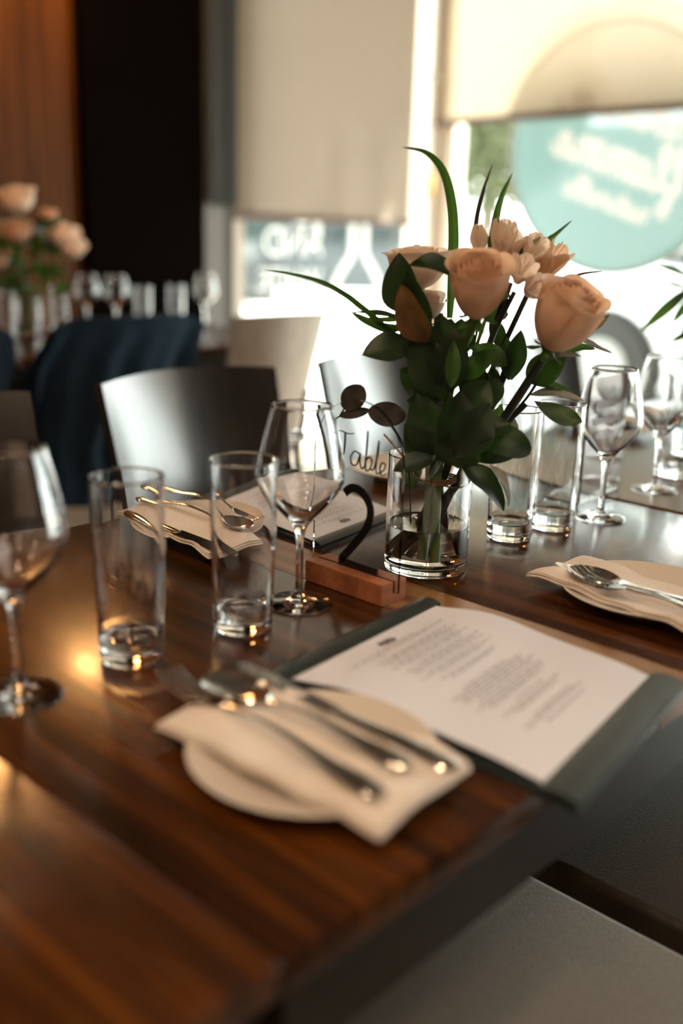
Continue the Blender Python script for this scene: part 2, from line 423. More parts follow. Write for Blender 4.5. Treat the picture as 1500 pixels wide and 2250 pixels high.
# ------------------------------------------------------------------ the room
XW, YW = 4.45, 3.60
struct('floor', bx(-3.2, XW + 0.25, -3.2, YW + 0.25, -0.12, 0), M['floor'])
struct('ceiling', bx(-3.2, XW + 0.25, -3.2, YW + 0.25, 3.0, 3.1), M['ceil'])
struct('wall_left', bx(-3.2, -3.0, -3.2, YW + 0.25, 0, 3.0), M['wallp'])
struct('wall_rear', bx(-3.0, XW + 0.25, -3.2, -3.0, 0, 3.0), M['wallp'])
bm = bx(-3.0, 2.99, YW, YW + 0.25, 0, 3.0)
box(bm, 2.99, XW, YW, YW + 0.25, 2.75, 3.0)
struct('wall_back', bm, M['wallp'])
bm = bx(XW, XW + 0.25, -3.0, YW + 0.25, 2.75, 3.0)
struct('wall_window_side', bm, M['wallp'])
# black panel and slatted panelling on the back wall
struct('wall_black_panel', bx(2.240, 2.818, 3.50, YW, 0, 3.0), M['blackwall'])
bm = bmesh.new()
x = -2.95
while x < 2.235:
    box(bm, x, x + 0.028, 3.545, YW, 0, 3.0, 0.003, 1); x += 0.040
tag(obj('wood_slat_panel', bm, M['slat'], smooth=False), 'orange-brown vertical wood slats covering the wall behind the far bouquet', 'wall panel')['kind'] = 'structure'
struct('trim_1', bx(2.818, 2.925, 3.50, YW, 0, 3.0), M['greypost'])
struct('trim_3', bx(2.925, 2.988, 3.51, YW, 0, 3.0), M['bronze'])
bm = bx(2.825, 2.905, 3.47, 3.485, 1.20, 2.9); box(bm, 2.93, 2.975, 3.47, 3.485, 1.20, 2.9); box(bm, 2.905, 2.93, 3.478, 3.485, 1.20, 2.9)
tag(obj('blind_side_panel', bm, M['darkblind'], smooth=False), 'narrow charcoal blind hanging over the grey post beside the taupe blind', 'blind')
# window 1 (back wall)
w1 = struct('window_1', bx(2.99, 3.175, 3.66, 3.74, 0, 2.75), M['cream'])
obj('sill', bx(2.99, 4.45, 3.60, 3.80, 0, 0.06), M['cream'], w1, False)
obj('top_rail', bx(3.17, 4.45, 3.68, 3.74, 2.68, 2.75), M['cream'], w1, False)
pn = obj('pane', bx(3.17, 4.42, 3.700, 3.703, 0.06, 2.68), M['pane'], w1, False)
# corner post and window 2 (side wall)
struct('trim_2', bx(4.40, 4.50, 3.58, 3.72, 0, 3.0), M['cream'])
w2 = struct('window_2', bx(4.50, 4.58, 3.47, 3.64, 0, 2.75), M['cream'])
obj('sill', bx(4.45, 4.62, -2.6, 3.5, 0, 0.06), M['cream'], w2, False)
obj('mullion', bx(4.50, 4.56, 1.46, 1.52, 0, 2.75), M['cream'], w2, False)
obj('top_rail', bx(4.50, 4.56, -2.6, 3.5, 2.68, 2.75), M['cream'], w2, False)
obj('pane', bx(4.530, 4.533, -2.6, 3.47, 0.06, 2.68), M['pane'], w2, False)
struct('wall_corner', bx(XW, XW + 0.25, -3.0, -2.6, 0, 2.75), M['wallp'])
# bright metal chain rod and latch between the blinds
t = thing('blind_pull_rod', 'slim pale metal rod with gold latch hanging in the window corner', 'rod', (4.36, 3.52, 1.02))
obj('rod', tube(bmesh.new(), [(0, 0, 0), (0, 0, 1.7)], 0.010), M['metalw'], t)
obj('latch', bx(-0.018, 0.018, -0.016, 0.016, 0.28, 0.40, 0.004), mat('brass latch', (0.45, 0.28, 0.10), 0.4, metal=0.7), t)
obj('bracket', bx(-0.02, 0.05, -0.01, 0.05, 0.86, 0.885), M['metalw'], t)

def blind(name, label, m, x0, x1, y0, y1, z0, z1):
    """roller blind hanging in a vertical plane between two floor points"""
    t = thing(name, label, 'blind', ((x0 + x1) / 2, (y0 + y1) / 2, z0), 0, 'roller blinds')
    a = Vector((x0, y0, 0)) - t.location; b = Vector((x1, y1, 0)) - t.location
    a.z = b.z = 0
    n = Vector((-(b - a).y, (b - a).x, 0)).normalized()
    def f(u, v):
        p = a.lerp(b, u) + n * 0.002 * math.sin(u * 9) * (1 - v)
        p.z = v * (z1 - z0); return p
    obj('fabric', grid(f, 40, 4), m, t)
    obj('bottom_bar', tube(bmesh.new(), [a + Vector((0, 0, 0.0)), b + Vector((0, 0, 0.0))], 0.017, 12), M['bar'], t)
    obj('roller', tube(bmesh.new(), [a + Vector((0, 0, z1 - z0)), b + Vector((0, 0, z1 - z0))], 0.028, 16), M['bar'], t)
    return t
blind('roller_blind', 'taupe roller blind lowered over the window with white lettering', M['blind1'], 2.985, 4.30, 3.595, 3.595, TZ + 0.412, 2.72)
blind('roller_blind', 'cream roller blind raised above the round teal sign', M['blind2'], 4.455, 4.455, 3.60, 1.50, TZ + 0.930, 2.72)
blind('roller_blind', 'cream roller blind on the next window along from the teal sign', M['blind2'], 4.455, 4.455, 1.46, -2.6, TZ + 0.930, 2.72)

# ------------------------------------------------------------------ lettering on the windows (read from the street)
LET = {
 'n': (0.62, [[(0, .5), (.10, .55), (.13, 0)], [(.13, .3), (.28, .55), (.42, .42), (.42, .05), (.50, 0), (.62, .15)]]),
 'o': (0.60, [[(.40, .46), (.22, .52), (.06, .27), (.20, 0), (.40, .08), (.46, .30), (.36, .50), (.60, .38)]]),
 'u': (0.62, [[(0, .4), (.08, .52), (.08, .12), (.20, 0), (.38, .18), (.42, .52), (.42, .08), (.50, 0), (.62, .15)]]),
 'v': (0.55, [[(0, .4), (.08, .52), (.14, .15), (.22, 0), (.38, .25), (.40, .50), (.55, .42)]]),
 'e': (0.52, [[(0, .15), (.20, .25), (.36, .40), (.26, .54), (.10, .42), (.08, .12), (.22, 0), (.40, .05), (.52, .18)]]),
 'l': (0.40, [[(0, .15), (.18, .45), (.30, .90), (.20, 1.0), (.10, .75), (.10, .15), (.22, 0), (.40, .15)]]),
 'f': (0.46, [[(0, .15), (.22, .55), (.34, .95), (.22, 1.02), (.14, .7), (.14, -.40), (.20, -.5), (.30, -.35), (.20, 0), (.46, .15)]]),
 'a': (0.62, [[(.40, .42), (.22, .52), (.06, .27), (.18, 0), (.34, .12), (.42, .50), (.42, .10), (.50, 0), (.62, .15)]]),
 'm': (0.90, [[(0, .5), (.10, .55), (.13, 0)], [(.13, .3), (.26, .55), (.38, .42), (.38, 0)], [(.38, .3), (.52, .55), (.66, .42), (.66, .06), (.75, 0), (.90, .15)]]),
 't': (0.42, [[(0, .15), (.12, .45), (.18, .9), (.14, .15), (.24, 0), (.42, .15)], [(0, .58), (.34, .62)]]),
 'r': (0.50, [[(0, .15), (.12, .55), (.16, .60), (.20, .48), (.34, .50), (.32, .12), (.40, 0), (.50, .15)]]),
}
# round teal sign on window 2: seen from inside the words run backwards
SY, SZ, SR = 2.52, TZ + 0.80, 0.61
def on_w2(x, y, d):      # x to the reader's right when read from the street, tilted up
    a = math.radians(18)
    xx = x * math.cos(a) - y * math.sin(a); yy = x * math.sin(a) + y * math.cos(a)
    return (4.524 - d, SY + xx, SZ + yy)
sg = thing('window_sign', 'round teal sign with white script on the window below the cream blind', 'sign', (0, 0, 0))
sg.location = (0, 0, 0)
bm = bmesh.new()
WORDS = (('nouvelle', 0.165, 0.024, -0.02, 0.09), ('flamme', 0.19, 0.032, 0.02, -0.14), ('naturelle', 0.105, 0.017, 0.04, -0.30))
buck = {}
for wi, (wd, h, sw, cx, cy) in enumerate(WORDS):
    x = -cx - sum(LET[c][0] for c in wd) * h / 2
    for c in wd:
        for st in LET[c][1]:
            for q in smooth_pts([(x + px_ * h, cy + py_ * h, 0) for px_, py_ in st], 10):
                _, yy, zz = on_w2(q.x, q.y, 0)
                buck.setdefault((int(yy / .04), int(zz / .04)), []).append((yy, zz, sw / 2, wi))
        x += LET[c][0] * h
# one sheet of film: every 4.5 mm cell is either teal ground or part of a letter
cell = 0.0045; sheets = [bm] + [bmesh.new() for _ in WORDS]; vids = [{} for _ in sheets]
def vget(k, i, j):
    if (i, j) not in vids[k]: vids[k][(i, j)] = sheets[k].verts.new((4.525, SY + i * cell, SZ + j * cell))
    return vids[k][(i, j)]
NC = int(SR / cell)
for i in range(-NC, NC):
    for j in range(-NC, NC):
        yc, zc = (i + .5) * cell, (j + .5) * cell
        if yc * yc + zc * zc > SR * SR: continue
        bi, bj = int((SY + yc) / .04), int((SZ + zc) / .04); k = 0
        for di in (-1, 0, 1):
            for dj in (-1, 0, 1):
                for a_, b_, r_, wi in buck.get((bi + di, bj + dj), ()):
                    if (SY + yc - a_) ** 2 + (SZ + zc - b_) ** 2 < r_ * r_: k = wi + 1
        sheets[k].faces.new((vget(k, i, j), vget(k, i + 1, j), vget(k, i + 1, j + 1), vget(k, i, j + 1)))
for sh in sheets[1:]: obj('lettering', sh, M['vinyl'], sg, False)
obj('disc', bm, M['teal'], sg, False)
bm = bmesh.new()
ring = [(SY + (SR - 0.006) * math.cos(2 * PI * k / 96), SZ + (SR - 0.006) * math.sin(2 * PI * k / 96), 0) for k in range(97)]
ribbon(bm, ring, 0.022, lambda x, y, d: (4.5235 - d, x, y), 0, 0.0006, True)
obj('border', bm, M['vinyl'], sg, False)
LM = fabric_screen('white letter vinyl', (0.88, 0.86, 0.83), (0.33, 0.32, 0.30), 0.03, 0.7)

# white lettering on window 1 (back wall), mirrored when seen from the room
def on_w1(x, y, d):
    return (x, 3.697 - d, TZ + y)
ws = thing('window_lettering', 'white bottle outline and block letters on the window behind the taupe blind', 'sign', (0, 0, 0))
def mir(cx, cy, sx=1.0):
    return lambda x, y, d: on_w1(cx - x * sx, cy + y, d)
obj('letters', text_mesh('AND', 0.200, mir(3.735, 0.235, 0.92)), LM, ws, False)
obj('letters', text_mesh('WHITE', 0.145, mir(3.735, 0.075, 0.95)), LM, ws, False)
bot = [(-.16, .02), (-.15, .12), (-.10, .22), (-.045, .30), (-.04, .40), (-.04, .80), (-.055, .82), (-.05, .88), (0, .905), (.05, .88), (.055, .82), (.04, .80), (.04, .40), (.045, .30), (.10, .22), (.15, .12), (.16, .02)]
bm = bmesh.new(); ribbon(bm, smooth_pts([(x * 1.25, y * 1.0, 0) for x, y in bot], 5), 0.042, lambda x, y, d: on_w1(4.01 + x, -0.06 + y, d), 0, 0.0006, True)
obj('bottle_outline', bm, LM, ws, False)
bm = bmesh.new(); ribbon(bm, [(0, 0), (0, .26), (0, .5)], 0.045, lambda x, y, d: on_w1(3.70 + x, 0.32 + y, d), 0, 0.0006, True)
obj('stroke', bm, LM, ws, False)
obj('letters', text_mesh('B', 0.22, mir(3.64, 0.38, 0.8)), LM, ws, False)

# ------------------------------------------------------------------ outside
struct('ground_street', bx(-20, 60, 3.85, 60, -0.20, -0.02), M['pave'])
struct('ground_pavement', bx(4.70, 60, -40, 3.85, -0.20, -0.02), M['pave'])

def car(label, paint, loc, rotz, s=1.0, nm='parked_car'):
    t = thing(nm, label, 'car', loc, rotz)
    L = 4.3
    body = [(-2.15, .22), (-2.12, .62), (-1.95, .86), (-1.2, .95), (1.0, .98), (1.95, .98), (2.12, .70), (2.15, .30), (2.05, .22)]
    bm = bmesh.new(); prism(bm, body, -0.86, 0.86, 'y')
    bmesh.ops.bevel(bm, geom=list(bm.edges), offset=0.06, segments=3, profile=0.6, affect='EDGES')
    b = obj('body', bm, paint, t)
    bm = bmesh.new()
    lo = [(-1.25, .93), (1.75, .95)]; hi = [(-0.55, 1.42), (1.30, 1.44)]
    vs = [bm.verts.new(p) for p in [(-1.25, -.80, .94), (1.80, -.80, .96), (1.80, .80, .96), (-1.25, .80, .94), (-.50, -.62, 1.42), (1.25, -.62, 1.44), (1.25, .62, 1.44), (-.50, .62, 1.42)]]
    for q in ((0, 1, 5, 4), (1, 2, 6, 5), (2, 3, 7, 6), (3, 0, 4, 7), (4, 5, 6, 7)): bm.faces.new([vs[k] for k in q])
    bmesh.ops.bevel(bm, geom=list(bm.edges), offset=0.05, segments=3, profile=0.6, affect='EDGES')
    obj('cabin', bm, paint, t)
    for sy in (-1, 1):
        for (a0, a1, b0, b1) in ((-1.02, .22, -.46, .22), (.30, 1.55, .30, 1.15)):
            bm = bmesh.new()
            vs = [bm.verts.new((x, sy * (0.815 - (z - .96) * .39), z)) for x, z in ((a0, 1.0), (a1, 1.0), (b1, 1.36), (b0, 1.36))]
            bm.faces.new(vs); ex = bmesh.ops.extrude_face_region(bm, geom=list(bm.faces))
            for v in [g for g in ex['geom'] if isinstance(g, bmesh.types.BMVert)]: v.co.y -= sy * 0.02
            obj('side_window', bm, M['carglass'], t, False)
    for x0, z0, x1, z1 in ((-1.18, 1.0, -.62, 1.38), (1.72, 1.02, 1.36, 1.38)):
        sgn = -1 if x0 < 0 else 1
        bm = bmesh.new(); vs = [bm.verts.new(p) for p in [(x0 + sgn * .03, -.70, z0), (x0 + sgn * .03, .70, z0), (x1 + sgn * .03, .58, z1), (x1 + sgn * .03, -.58, z1)]]
        bm.faces.new(vs); ex = bmesh.ops.extrude_face_region(bm, geom=list(bm.faces))
        for v in [g for g in ex['geom'] if isinstance(g, bmesh.types.BMVert)]: v.co.x -= sgn * 0.02
        obj('windscreen', bm, M['carglass'], t, False)
    for wx in (-1.33, 1.28):
        for sy in (-1, 1):
            bm = bmesh.new(); tube(bm, [(wx, sy * .70, .33), (wx, sy * .90, .33)], 0.335, 36)
            tb = obj('wheel', bm, M['tyre'], t, False)
            bm = bmesh.new(); tube(bm, [(wx, sy * .86, .33), (wx, sy * .91, .33)], [0.21, 0.19], 30)
            obj('hubcap', bm, M['hub'], tb, False)
            bm = bmesh.new()
            arc = [(wx + .385 * math.cos(a), .33 + .385 * math.sin(a)) for a in [PI * k / 14 for k in range(15)]]
            prism(bm, arc + [(wx - .34, .22), (wx + .34, .22)], sy * .855, sy * .872, 'y')
            obj('wheel_arch', bm, M['tyre'], t, False)
    return t
car('white parked car with grey alloy wheel right outside the window with the teal sign', M['carwhite'], (6.66, 1.87, -0.02), -PI / 2)
car('silver grey car across the street seen through the white window lettering', M['carsilver'], (12.6, 12.2, -0.02), math.radians(-38))
car('dark grey car parked beyond the lettered window, behind the first letters', M['cargrey'], (8.9, 13.2, -0.02), math.radians(-60))
# hedge-like building front across the street
t = thing('street_building', 'dark green fronted building across the street behind the parked cars', 'building', (18, 20, -0.02), math.radians(-45))
obj('facade', bx(-16, 4, 0, 3, 0, 8.5), M['facade'], t, False)
for k in range(5):
    obj('shop_window', bx(-15 + k * 3.9, -12.8 + k * 3.9, -0.05, 0.02, 0.6, 2.6), M['carglass'], t, False)
obj('parapet', bx(-16.2, 4.2, -0.2, 3.1, 8.5, 8.9), M['facade_pale'], t, False)

def tree(label, loc, h, r, n, seed):
    rnd = random.Random(seed)
    t = thing('street_tree', label, 'tree', loc, 0, 'street trees')
    bm = bmesh.new(); tube(bm, [(0, 0, 0), (.05, 0, h * .4), (0, .05, h * .8)], [.14, .1, .04], 10)
    for k in range(7):
        a = k * 2.4; z = h * (.4 + .06 * k)
        tube(bm, [(0, 0, z), (r * .6 * math.cos(a), r * .6 * math.sin(a), z + h * .18)], [.05, .015], 6)
    obj('trunk', bm, M['bark'], t)
    vs, fs = [], []
    for k in range(n):
        while True:
            p = Vector((rnd.uniform(-1, 1), rnd.uniform(-1, 1), rnd.uniform(-1, 1)))
            if p.length < 1: break
        c = Vector((p.x * r, p.y * r, h * .68 + p.z * h * .36))
        if noise.noise(c * 1.3) < -0.12: continue
        e = Euler((rnd.uniform(0, 6), rnd.uniform(0, 6), 0)).to_matrix(); s = rnd.uniform(.05, .10)
        b = len(vs)
        for q in ((-s, 0, 0), (0, -s * .5, 0), (s, 0, .01), (0, s * .5, 0)): vs.append(c + e @ Vector(q))
        fs.append((b, b + 1, b + 2, b + 3))
    obj('foliage', (vs, [], fs), M['foliage'], t, False)
    return t
tree('loose green street tree between the window post and the round teal sign', (9.80, 7.06, -0.02), 4.3, 1.15, 11000, 3)

# ------------------------------------------------------------------ tables
def table(label, x0, x1, y0, y1, strip=None, ped=0.0, half=0.16):
    cx, cy = (x0 + x1) / 2, (y0 + y1) / 2
    t = thing('restaurant_table', label, 'table', (cx, cy, 0), 0, 'dark wood tables')
    a, b = x0 - cx, x1 - cx; c, d = y0 - cy, y1 - cy
    if strip:
        s0, s1 = strip[0] - cx, strip[1] - cx
        bm = bx(a, s0, c, d, TZ - 0.022, TZ, 0.0025, 2); box(bm, s1 + 0.0012, b, c, d, TZ - 0.022, TZ, 0.0025, 2)
        obj('tabletop', bm, M['table'], t)
        obj('inlaid_board', bx(s0, s1, c, d, TZ - 0.022, TZ, 0.0008, 1), M['strip'], t)
    else:
        obj('tabletop', bx(a, b, c, d, TZ - 0.022, TZ, 0.004, 3), M['table'], t)
    obj('apron', bx(a + .012, b - .012, c + .012, d - .012, TZ - 0.085, TZ - 0.022), M['table_leg'], t, False)
    obj('pedestal', lathe([(0, .03), (.045, .03), (.045, TZ - .085), (0, TZ - .085)], 24), M['table_leg'], t, loc=(0, ped, 0))
    obj('base_plate', bx(-half, half, -half, half, 0, .03, .006), M['table_leg'], t, loc=(0, ped, 0))
    return t
table('dark stained table holding the open menu, table number and rose vase', 0.287, 1.240, 0.30, 1.02, strip=(0.690, 0.764))
table('dark stained table nearest the viewer, its corner meeting the next table', -0.70, 0.2858, 0.30, 1.02)
table('dark stained table with the green leafy bouquet, nearest the teal sign', 1.250, 2.25, 0.295, 1.015)
table('dark wood table at the back wall with the far rose bouquet', 0.85, 2.46, 2.44, 3.16, ped=0.13, half=0.12)

# ------------------------------------------------------------------ chairs (origin under the seat, facing +Y)
def make_chair(label, seat_mat='leather'):
    t = thing('dining_chair', label, 'chair')
    obj('seat', bx(-.215, .215, -.21, .21, .425, .47, .009, 3), M[seat_mat], t)
    obj('seat_frame', bx(-.195, .195, -.19, .19, .385, .425), M['chair'], t, False)
    def f(u, v):
        x = -.194 + .388 * u; z = .50 + .352 * v
        xx = x * (0.94 + 0.06 * v)
        return Vector((xx, -.20 - .27 * (z - .47) - .050 * (1 - (x / .194) ** 2), z + 0.006 * (1 - (x / .194) ** 2) * v))
    bk = grid(f, 22, 10, 0.015)
    obj('backrest', bk, M['chair'], t)
    for sx in (-1, 1):
        obj('leg', tube(bmesh.new(), [(sx * .18, .17, .40), (sx * .185, .185, 0)], [.018, .014], 10), M['chair'], t)
        obj('leg', tube(bmesh.new(), [(sx * .17, -.24, .60), (sx * .175, -.185, .40), (sx * .185, -.235, 0)], [.015, .018, .014], 10), M['chair'], t)
    return t
ch0 = make_chair('black bentwood chair behind the wine glass, facing across the table')
ch0['group'] = 'chairs along the window side of the table row'
ch0.location = (1.074, 1.075, 0); ch0.rotation_euler.z = PI
dup(ch0, (0.573, 1.075, 0), PI, 'dark chair at the window side, showing only a backrest corner behind the front wine glass')
dup(ch0, (1.590, 1.09, 0), PI, 'black bentwood chair right behind the Table lettering and round leaves')
dup(ch0, (2.17, 1.09, 0), PI, 'dark chair half hidden behind the rose bouquet, its edge near the parked car')
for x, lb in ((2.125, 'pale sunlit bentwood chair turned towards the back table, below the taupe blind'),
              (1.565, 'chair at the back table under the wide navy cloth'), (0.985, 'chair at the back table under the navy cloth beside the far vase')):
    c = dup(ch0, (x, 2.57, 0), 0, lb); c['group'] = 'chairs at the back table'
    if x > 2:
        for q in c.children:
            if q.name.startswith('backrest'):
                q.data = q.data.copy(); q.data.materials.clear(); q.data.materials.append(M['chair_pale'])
c1 = make_chair('chair with pale grey leather seat, nearest the lower table corner', 'leather')
c1.location = (0.572, 0.27, 0); c1['group'] = 'chairs tucked under the near side'
c2 = make_chair('chair with dark brown leather seat under the open menu', 'leather_dark')
c2.location = (1.035, 0.275, 0); c2['group'] = 'chairs tucked under the near side'

def drape(label, cx, wd, seed):
    rnd = random.Random(seed); off = rnd.uniform(0, 10)
    top = TZ + 0.125
    def f(u, v):
        # v runs from the seat side up over the back and down the rear
        x = (u - .5) * wd; s = (v - .32) * 0.80
        edge = abs(u - .5) * 2
        dn = max(abs(s) - .02, 0)
        z = top - dn * (1 - .05 * edge) - 0.035 * edge ** 6
        recl = .27 * dn
        y0 = 2.27
        sagy = .05 * (1 - min(1, (x / .194) ** 2))
        side = 1 if s < 0 else -1        # s<0: seat side (+Y)
        y = y0 - sagy + recl * 0.9 + side * (.016 + .0) * min(1, abs(s) / .02)
        fold = min(1, dn / .25)
        y += (-1 if side < 0 else 1) * (.004 + .036 * fold * (math.sin(u * 17 + off + 2 * v) * .6 + math.sin(u * 31 + off * 2) * .4 + .7)) * (1 if side < 0 else .4)
        xx = x * (1 + .12 * fold) - 0.05 * fold + 0.01 * math.sin(z * 30 + off)
        return Vector((cx + xx, y, z))
    o = obj('navy_cloth', grid(f, 60, 44, 0.003), M['navy'])
    tag(o, label, 'cloth', 'navy cloths over the back table chairs')
    return o
drape('wide navy cloth draped over the chair at the back table', 1.565, 0.47, 1)
drape('navy cloth on the chair beside the far vase, cut by the frame edge', 0.985, 0.47, 2)

# ------------------------------------------------------------------ glassware
def make_wine_glass():
    t = thing('wine_glass', 'x', 'wine glass', (0, 0, 0), 0, 'wine glasses')
    outer = [(0, 0.0), (.030, 0), (.0318, .0008), (.0315, .0018), (.024, .0032), (.013, .0052), (.0065, .009), (.0042, .016), (.0036, .030), (.0036, .055), (.0042, .068), (.0062, .0765),
             (.0125, .0855), (.0225, .0960), (.0320, .1075), (.0385, .1180), (.0412, .1265), (.0410, .1350), (.0388, .1500), (.0350, .1680), (.0312, .1830), (.0284, .1945)]
    inner = [(.0276, .1950), (.0270, .1942), (.0300, .1828), (.0340, .1678), (.0378, .1500), (.0400, .1350), (.0402, .1268), (.0375, .1188), (.0310, .1090), (.0215, .0985), (.0120, .0895), (.0050, .0850), (0, .0840)]
    prof = smooth_pts([(r, 0, z) for r, z in outer], 3)
    prof2 = smooth_pts([(r, 0, z) for r, z in inner], 3)
    pr_ = [(max(p.x, 0), p.z) for p in prof] + [(max(p.x, 0), p.z) for p in prof2]
    pr_[0] = (0, 0); pr_[-1] = (0, .084)
    obj('glass_body', lathe(pr_, 72), M['glass'], t)
    return t
def make_tumbler():
    t = thing('tumbler', 'x', 'glass', (0, 0, 0), 0, 'tall straight water glasses')
    prof = [(0, .0012), (.020, .0006), (.0235, 0), (.0258, .0012), (.0266, .0045), (.0270, .02), (.0288, .09), (.0302, .1555), (.0298, .1570), (.0290, .1570), (.0286, .1555),
            (.0272, .09), (.0254, .028), (.0242, .0215), (.0200, .0190), (.0080, .0180), (0, .0178)]
    obj('glass_body', lathe(prof, 72), M['glass'], t)
    return t
def single(t, label):      # a glass is one blown piece: one mesh, no parts
    b = t.children[0]; b.parent = None; b.name = t.name; b['label'] = label; b['category'] = t['category']; b['group'] = t['group']
    bpy.data.objects.remove(t); return b
wg = single(make_wine_glass(), 'x'); tb = single(make_tumbler(), 'x')
def put(src, first, x, y, label, rz=0.0, nm=None):
    o = src if first else src.copy()
    if not first: COL.objects.link(o)
    o.location = (x, y, TZ + 0.0003); o.rotation_euler.z = rz; o['label'] = label
    return o
wg.name = 'wine_glass'; tb.name = 'tumbler'
W = [(0.635, 0.650, 'sharp empty wine glass just left of the black numeral two'),
     (0.340, 0.651, 'large blurred wine glass cut off by the left edge, nearest the viewer'),
     (1.141, 0.610, 'wine glass in front of the tan card holder, right of the two tall tumblers'),
     (1.337, 0.634, 'wine glass in front of the green leafy bouquet'),
     (1.500, 0.575, 'wine glass at the right frame edge beside the leafy bouquet'),
     (1.905, 3.000, 'leftmost of three blurred wine glasses on the back table, beside the far vase'),
     (1.975, 2.930, 'middle blurred wine glass on the back table above the wide navy cloth'),
     (2.375, 2.952, 'blurred wine glass on the back table in front of the grey post')]
for i, (x, y, lb) in enumerate(W): put(wg, i == 0, x, y, lb)
T_ = [(0.444, 0.653, 'leftmost near tumbler, blurred, standing alone on the dark table'),
      (0.556, 0.641, 'tumbler directly left of the sharp wine glass with amber glints in its base'),
      (0.977, 0.640, 'tumbler immediately right of the rose vase'),
      (1.055, 0.630, 'tumbler between its twin by the vase and the wine glass with the card holder'),
      (1.450, 0.657, 'tumbler behind the wine glass by the leafy bouquet'),
      (1.560, 0.600, 'tumbler at the right frame edge behind the leafy bouquet glasses'),
      (1.800, 3.010, 'tumbler on the back table nearest the far vase'),
      (2.062, 2.905, 'tumbler on the back table right of the two blurred wine glasses'),
      (2.232, 2.942, 'tumbler on the back table against the black panel'),
      (1.540, 2.880, 'tumbler left of the far vase at the frame edge')]
W[5], W[6] = W[5], W[6]
for i, (x, y, lb) in enumerate(T_): put(tb, i == 0, x, y, lb)

# ------------------------------------------------------------------ plates, napkins, cutlery, menus
def make_plate():
    R = .085
    prof = [(0, 0.004), (.042, .004), (.046, .0), (.050, .0), (.052, .005), (.070, .0105), (R - .001, .0148), (R, .0160), (R - .0015, .0168), (.070, .0132), (.056, .0092), (.050, .0075), (0, .0070)]
    return obj('side_plate', lathe(prof, 72), M['china'])
pl0 = make_plate()
PL = [(0.428, 0.422, 'blurred cream side plate in the foreground beside the open menu'),
      (0.718, 0.899, 'cream side plate behind the two near tumblers, beside the farther menu'),
      (0.893, 0.419, 'cream side plate at the right edge of the frame'),
      (1.125, 0.925, 'side plate behind the rose vase, mostly hidden'),
      (0.150, 0.575, 'side plate barely showing at the left frame edge'),
      (1.72, 0.92, 'side plate on the table with the leafy bouquet')]
for i, (x, y, lb) in enumerate(PL):
    o = pl0 if i == 0 else pl0.copy()
    if i: COL.objects.link(o)
    o.location = (x, y, TZ + .0002); tag(o, lb, 'plate', 'cream side plates')

def make_napkin(wd, ln, seed):
    """folded rectangular napkin, long side on local Y, resting on the plate rim (origin at table height)"""
    off = seed * 3.7
    def f(u, v):
        x = (u - .5) * wd * (1.0 + .04 * math.sin(v * 5 + off)); y = (v - .5) * ln
        r = math.hypot(x, y)
        z = .0172 - .0045 * math.exp(-(r / .05) ** 2)
        out = max(0, r - .083)
        z -= out * .16
        z += .0016 * math.sin(x * 90 + off) * math.cos(y * 40) + .001 * math.sin(y * 120 + x * 60)
        return Vector((x, y, z))
    o = obj('folded_napkin', grid(f, 24, 40, 0.0), M['napkin'])
    for k, (dz, s) in enumerate(((0.0018, .99), (.0033, .975))):
        def g(u, v, dz=dz, s=s):
            p = f(.5 + (u - .5) * s + (1 - s) * .3, v * s + (1 - s) * .5); p.z += dz + .0005 * math.sin(v * 9 + k); return p
        fl = obj('fold', grid(g, 24, 40, 0.0009), M['napkin'], o)
    # lower layer given thickness
    m_ = o.modifiers.new('thickness', 'SOLIDIFY'); m_.thickness = 0.0018
    return o

def make_knife():
    t = thing('table_knife', 'x', 'knife', (0, 0, 0), 0, 'table knives')
    bm = bmesh.new()      # long axis local Y, blade towards +Y
    pts = [(-.0075, 0), (-.0085, .03), (-.0095, .075), (-.0085, .095), (-.004, .106), (.002, .108), (.0060, .100), (.0066, .06), (.0060, 0)]
    prism(bm, pts, -.0007, .0007)
    obj('blade', bm, M['steel'], t)
    bm = bmesh.new()
    tube(bm, [(0, .004, 0), (0, -.006, 0), (0, -.03, 0), (0, -.07, .0005), (0, -.10, 0), (0, -.106, 0)], [.0042, .0055, .0060, .0078, .0092, .0050], 14, flat=.42, nrm=(0, 0, 1))
    obj('handle', bm, M['steel'], t)
    return t
def handle_pts(k=1.0):
    return [(0, -.002 * k, .002), (0, -.015 * k, .0045), (0, -.045 * k, .0070), (0, -.08 * k, .0040), (0, -.115 * k, .0015), (0, -.128 * k, .0010)], [.0035, .0026, .0028, .0048, .0082, .0055]
def make_spoon():
    t = thing('table_spoon', 'x', 'spoon', (0, 0, 0), 0, 'table spoons')
    def f(u, v):
        a = 2 * PI * u; r = v
        y = .030 + .0305 * r * math.cos(a); wd = .0205 * (1 + .12 * math.cos(a))
        x = wd * r * math.sin(a)
        return Vector((x, y, .0020 - .0085 * (1 - r * r) + .0045))
    bm = grid(f, 40, 10, 0.0010)
    bmesh.ops.remove_doubles(bm, verts=bm.verts, dist=1e-5)
    obj('bowl', bm, M['steel'], t)
    p, r = handle_pts(); bm = bmesh.new(); tube(bm, [(a, b, c + .004) for a, b, c in smooth_pts(p, 5)], [v.x for v in smooth_pts([(x, 0, 0) for x in r], 5)], 12, flat=.4, nrm=(0, 0, 1))
    obj('handle', bm, M['steel'], t)
    return t
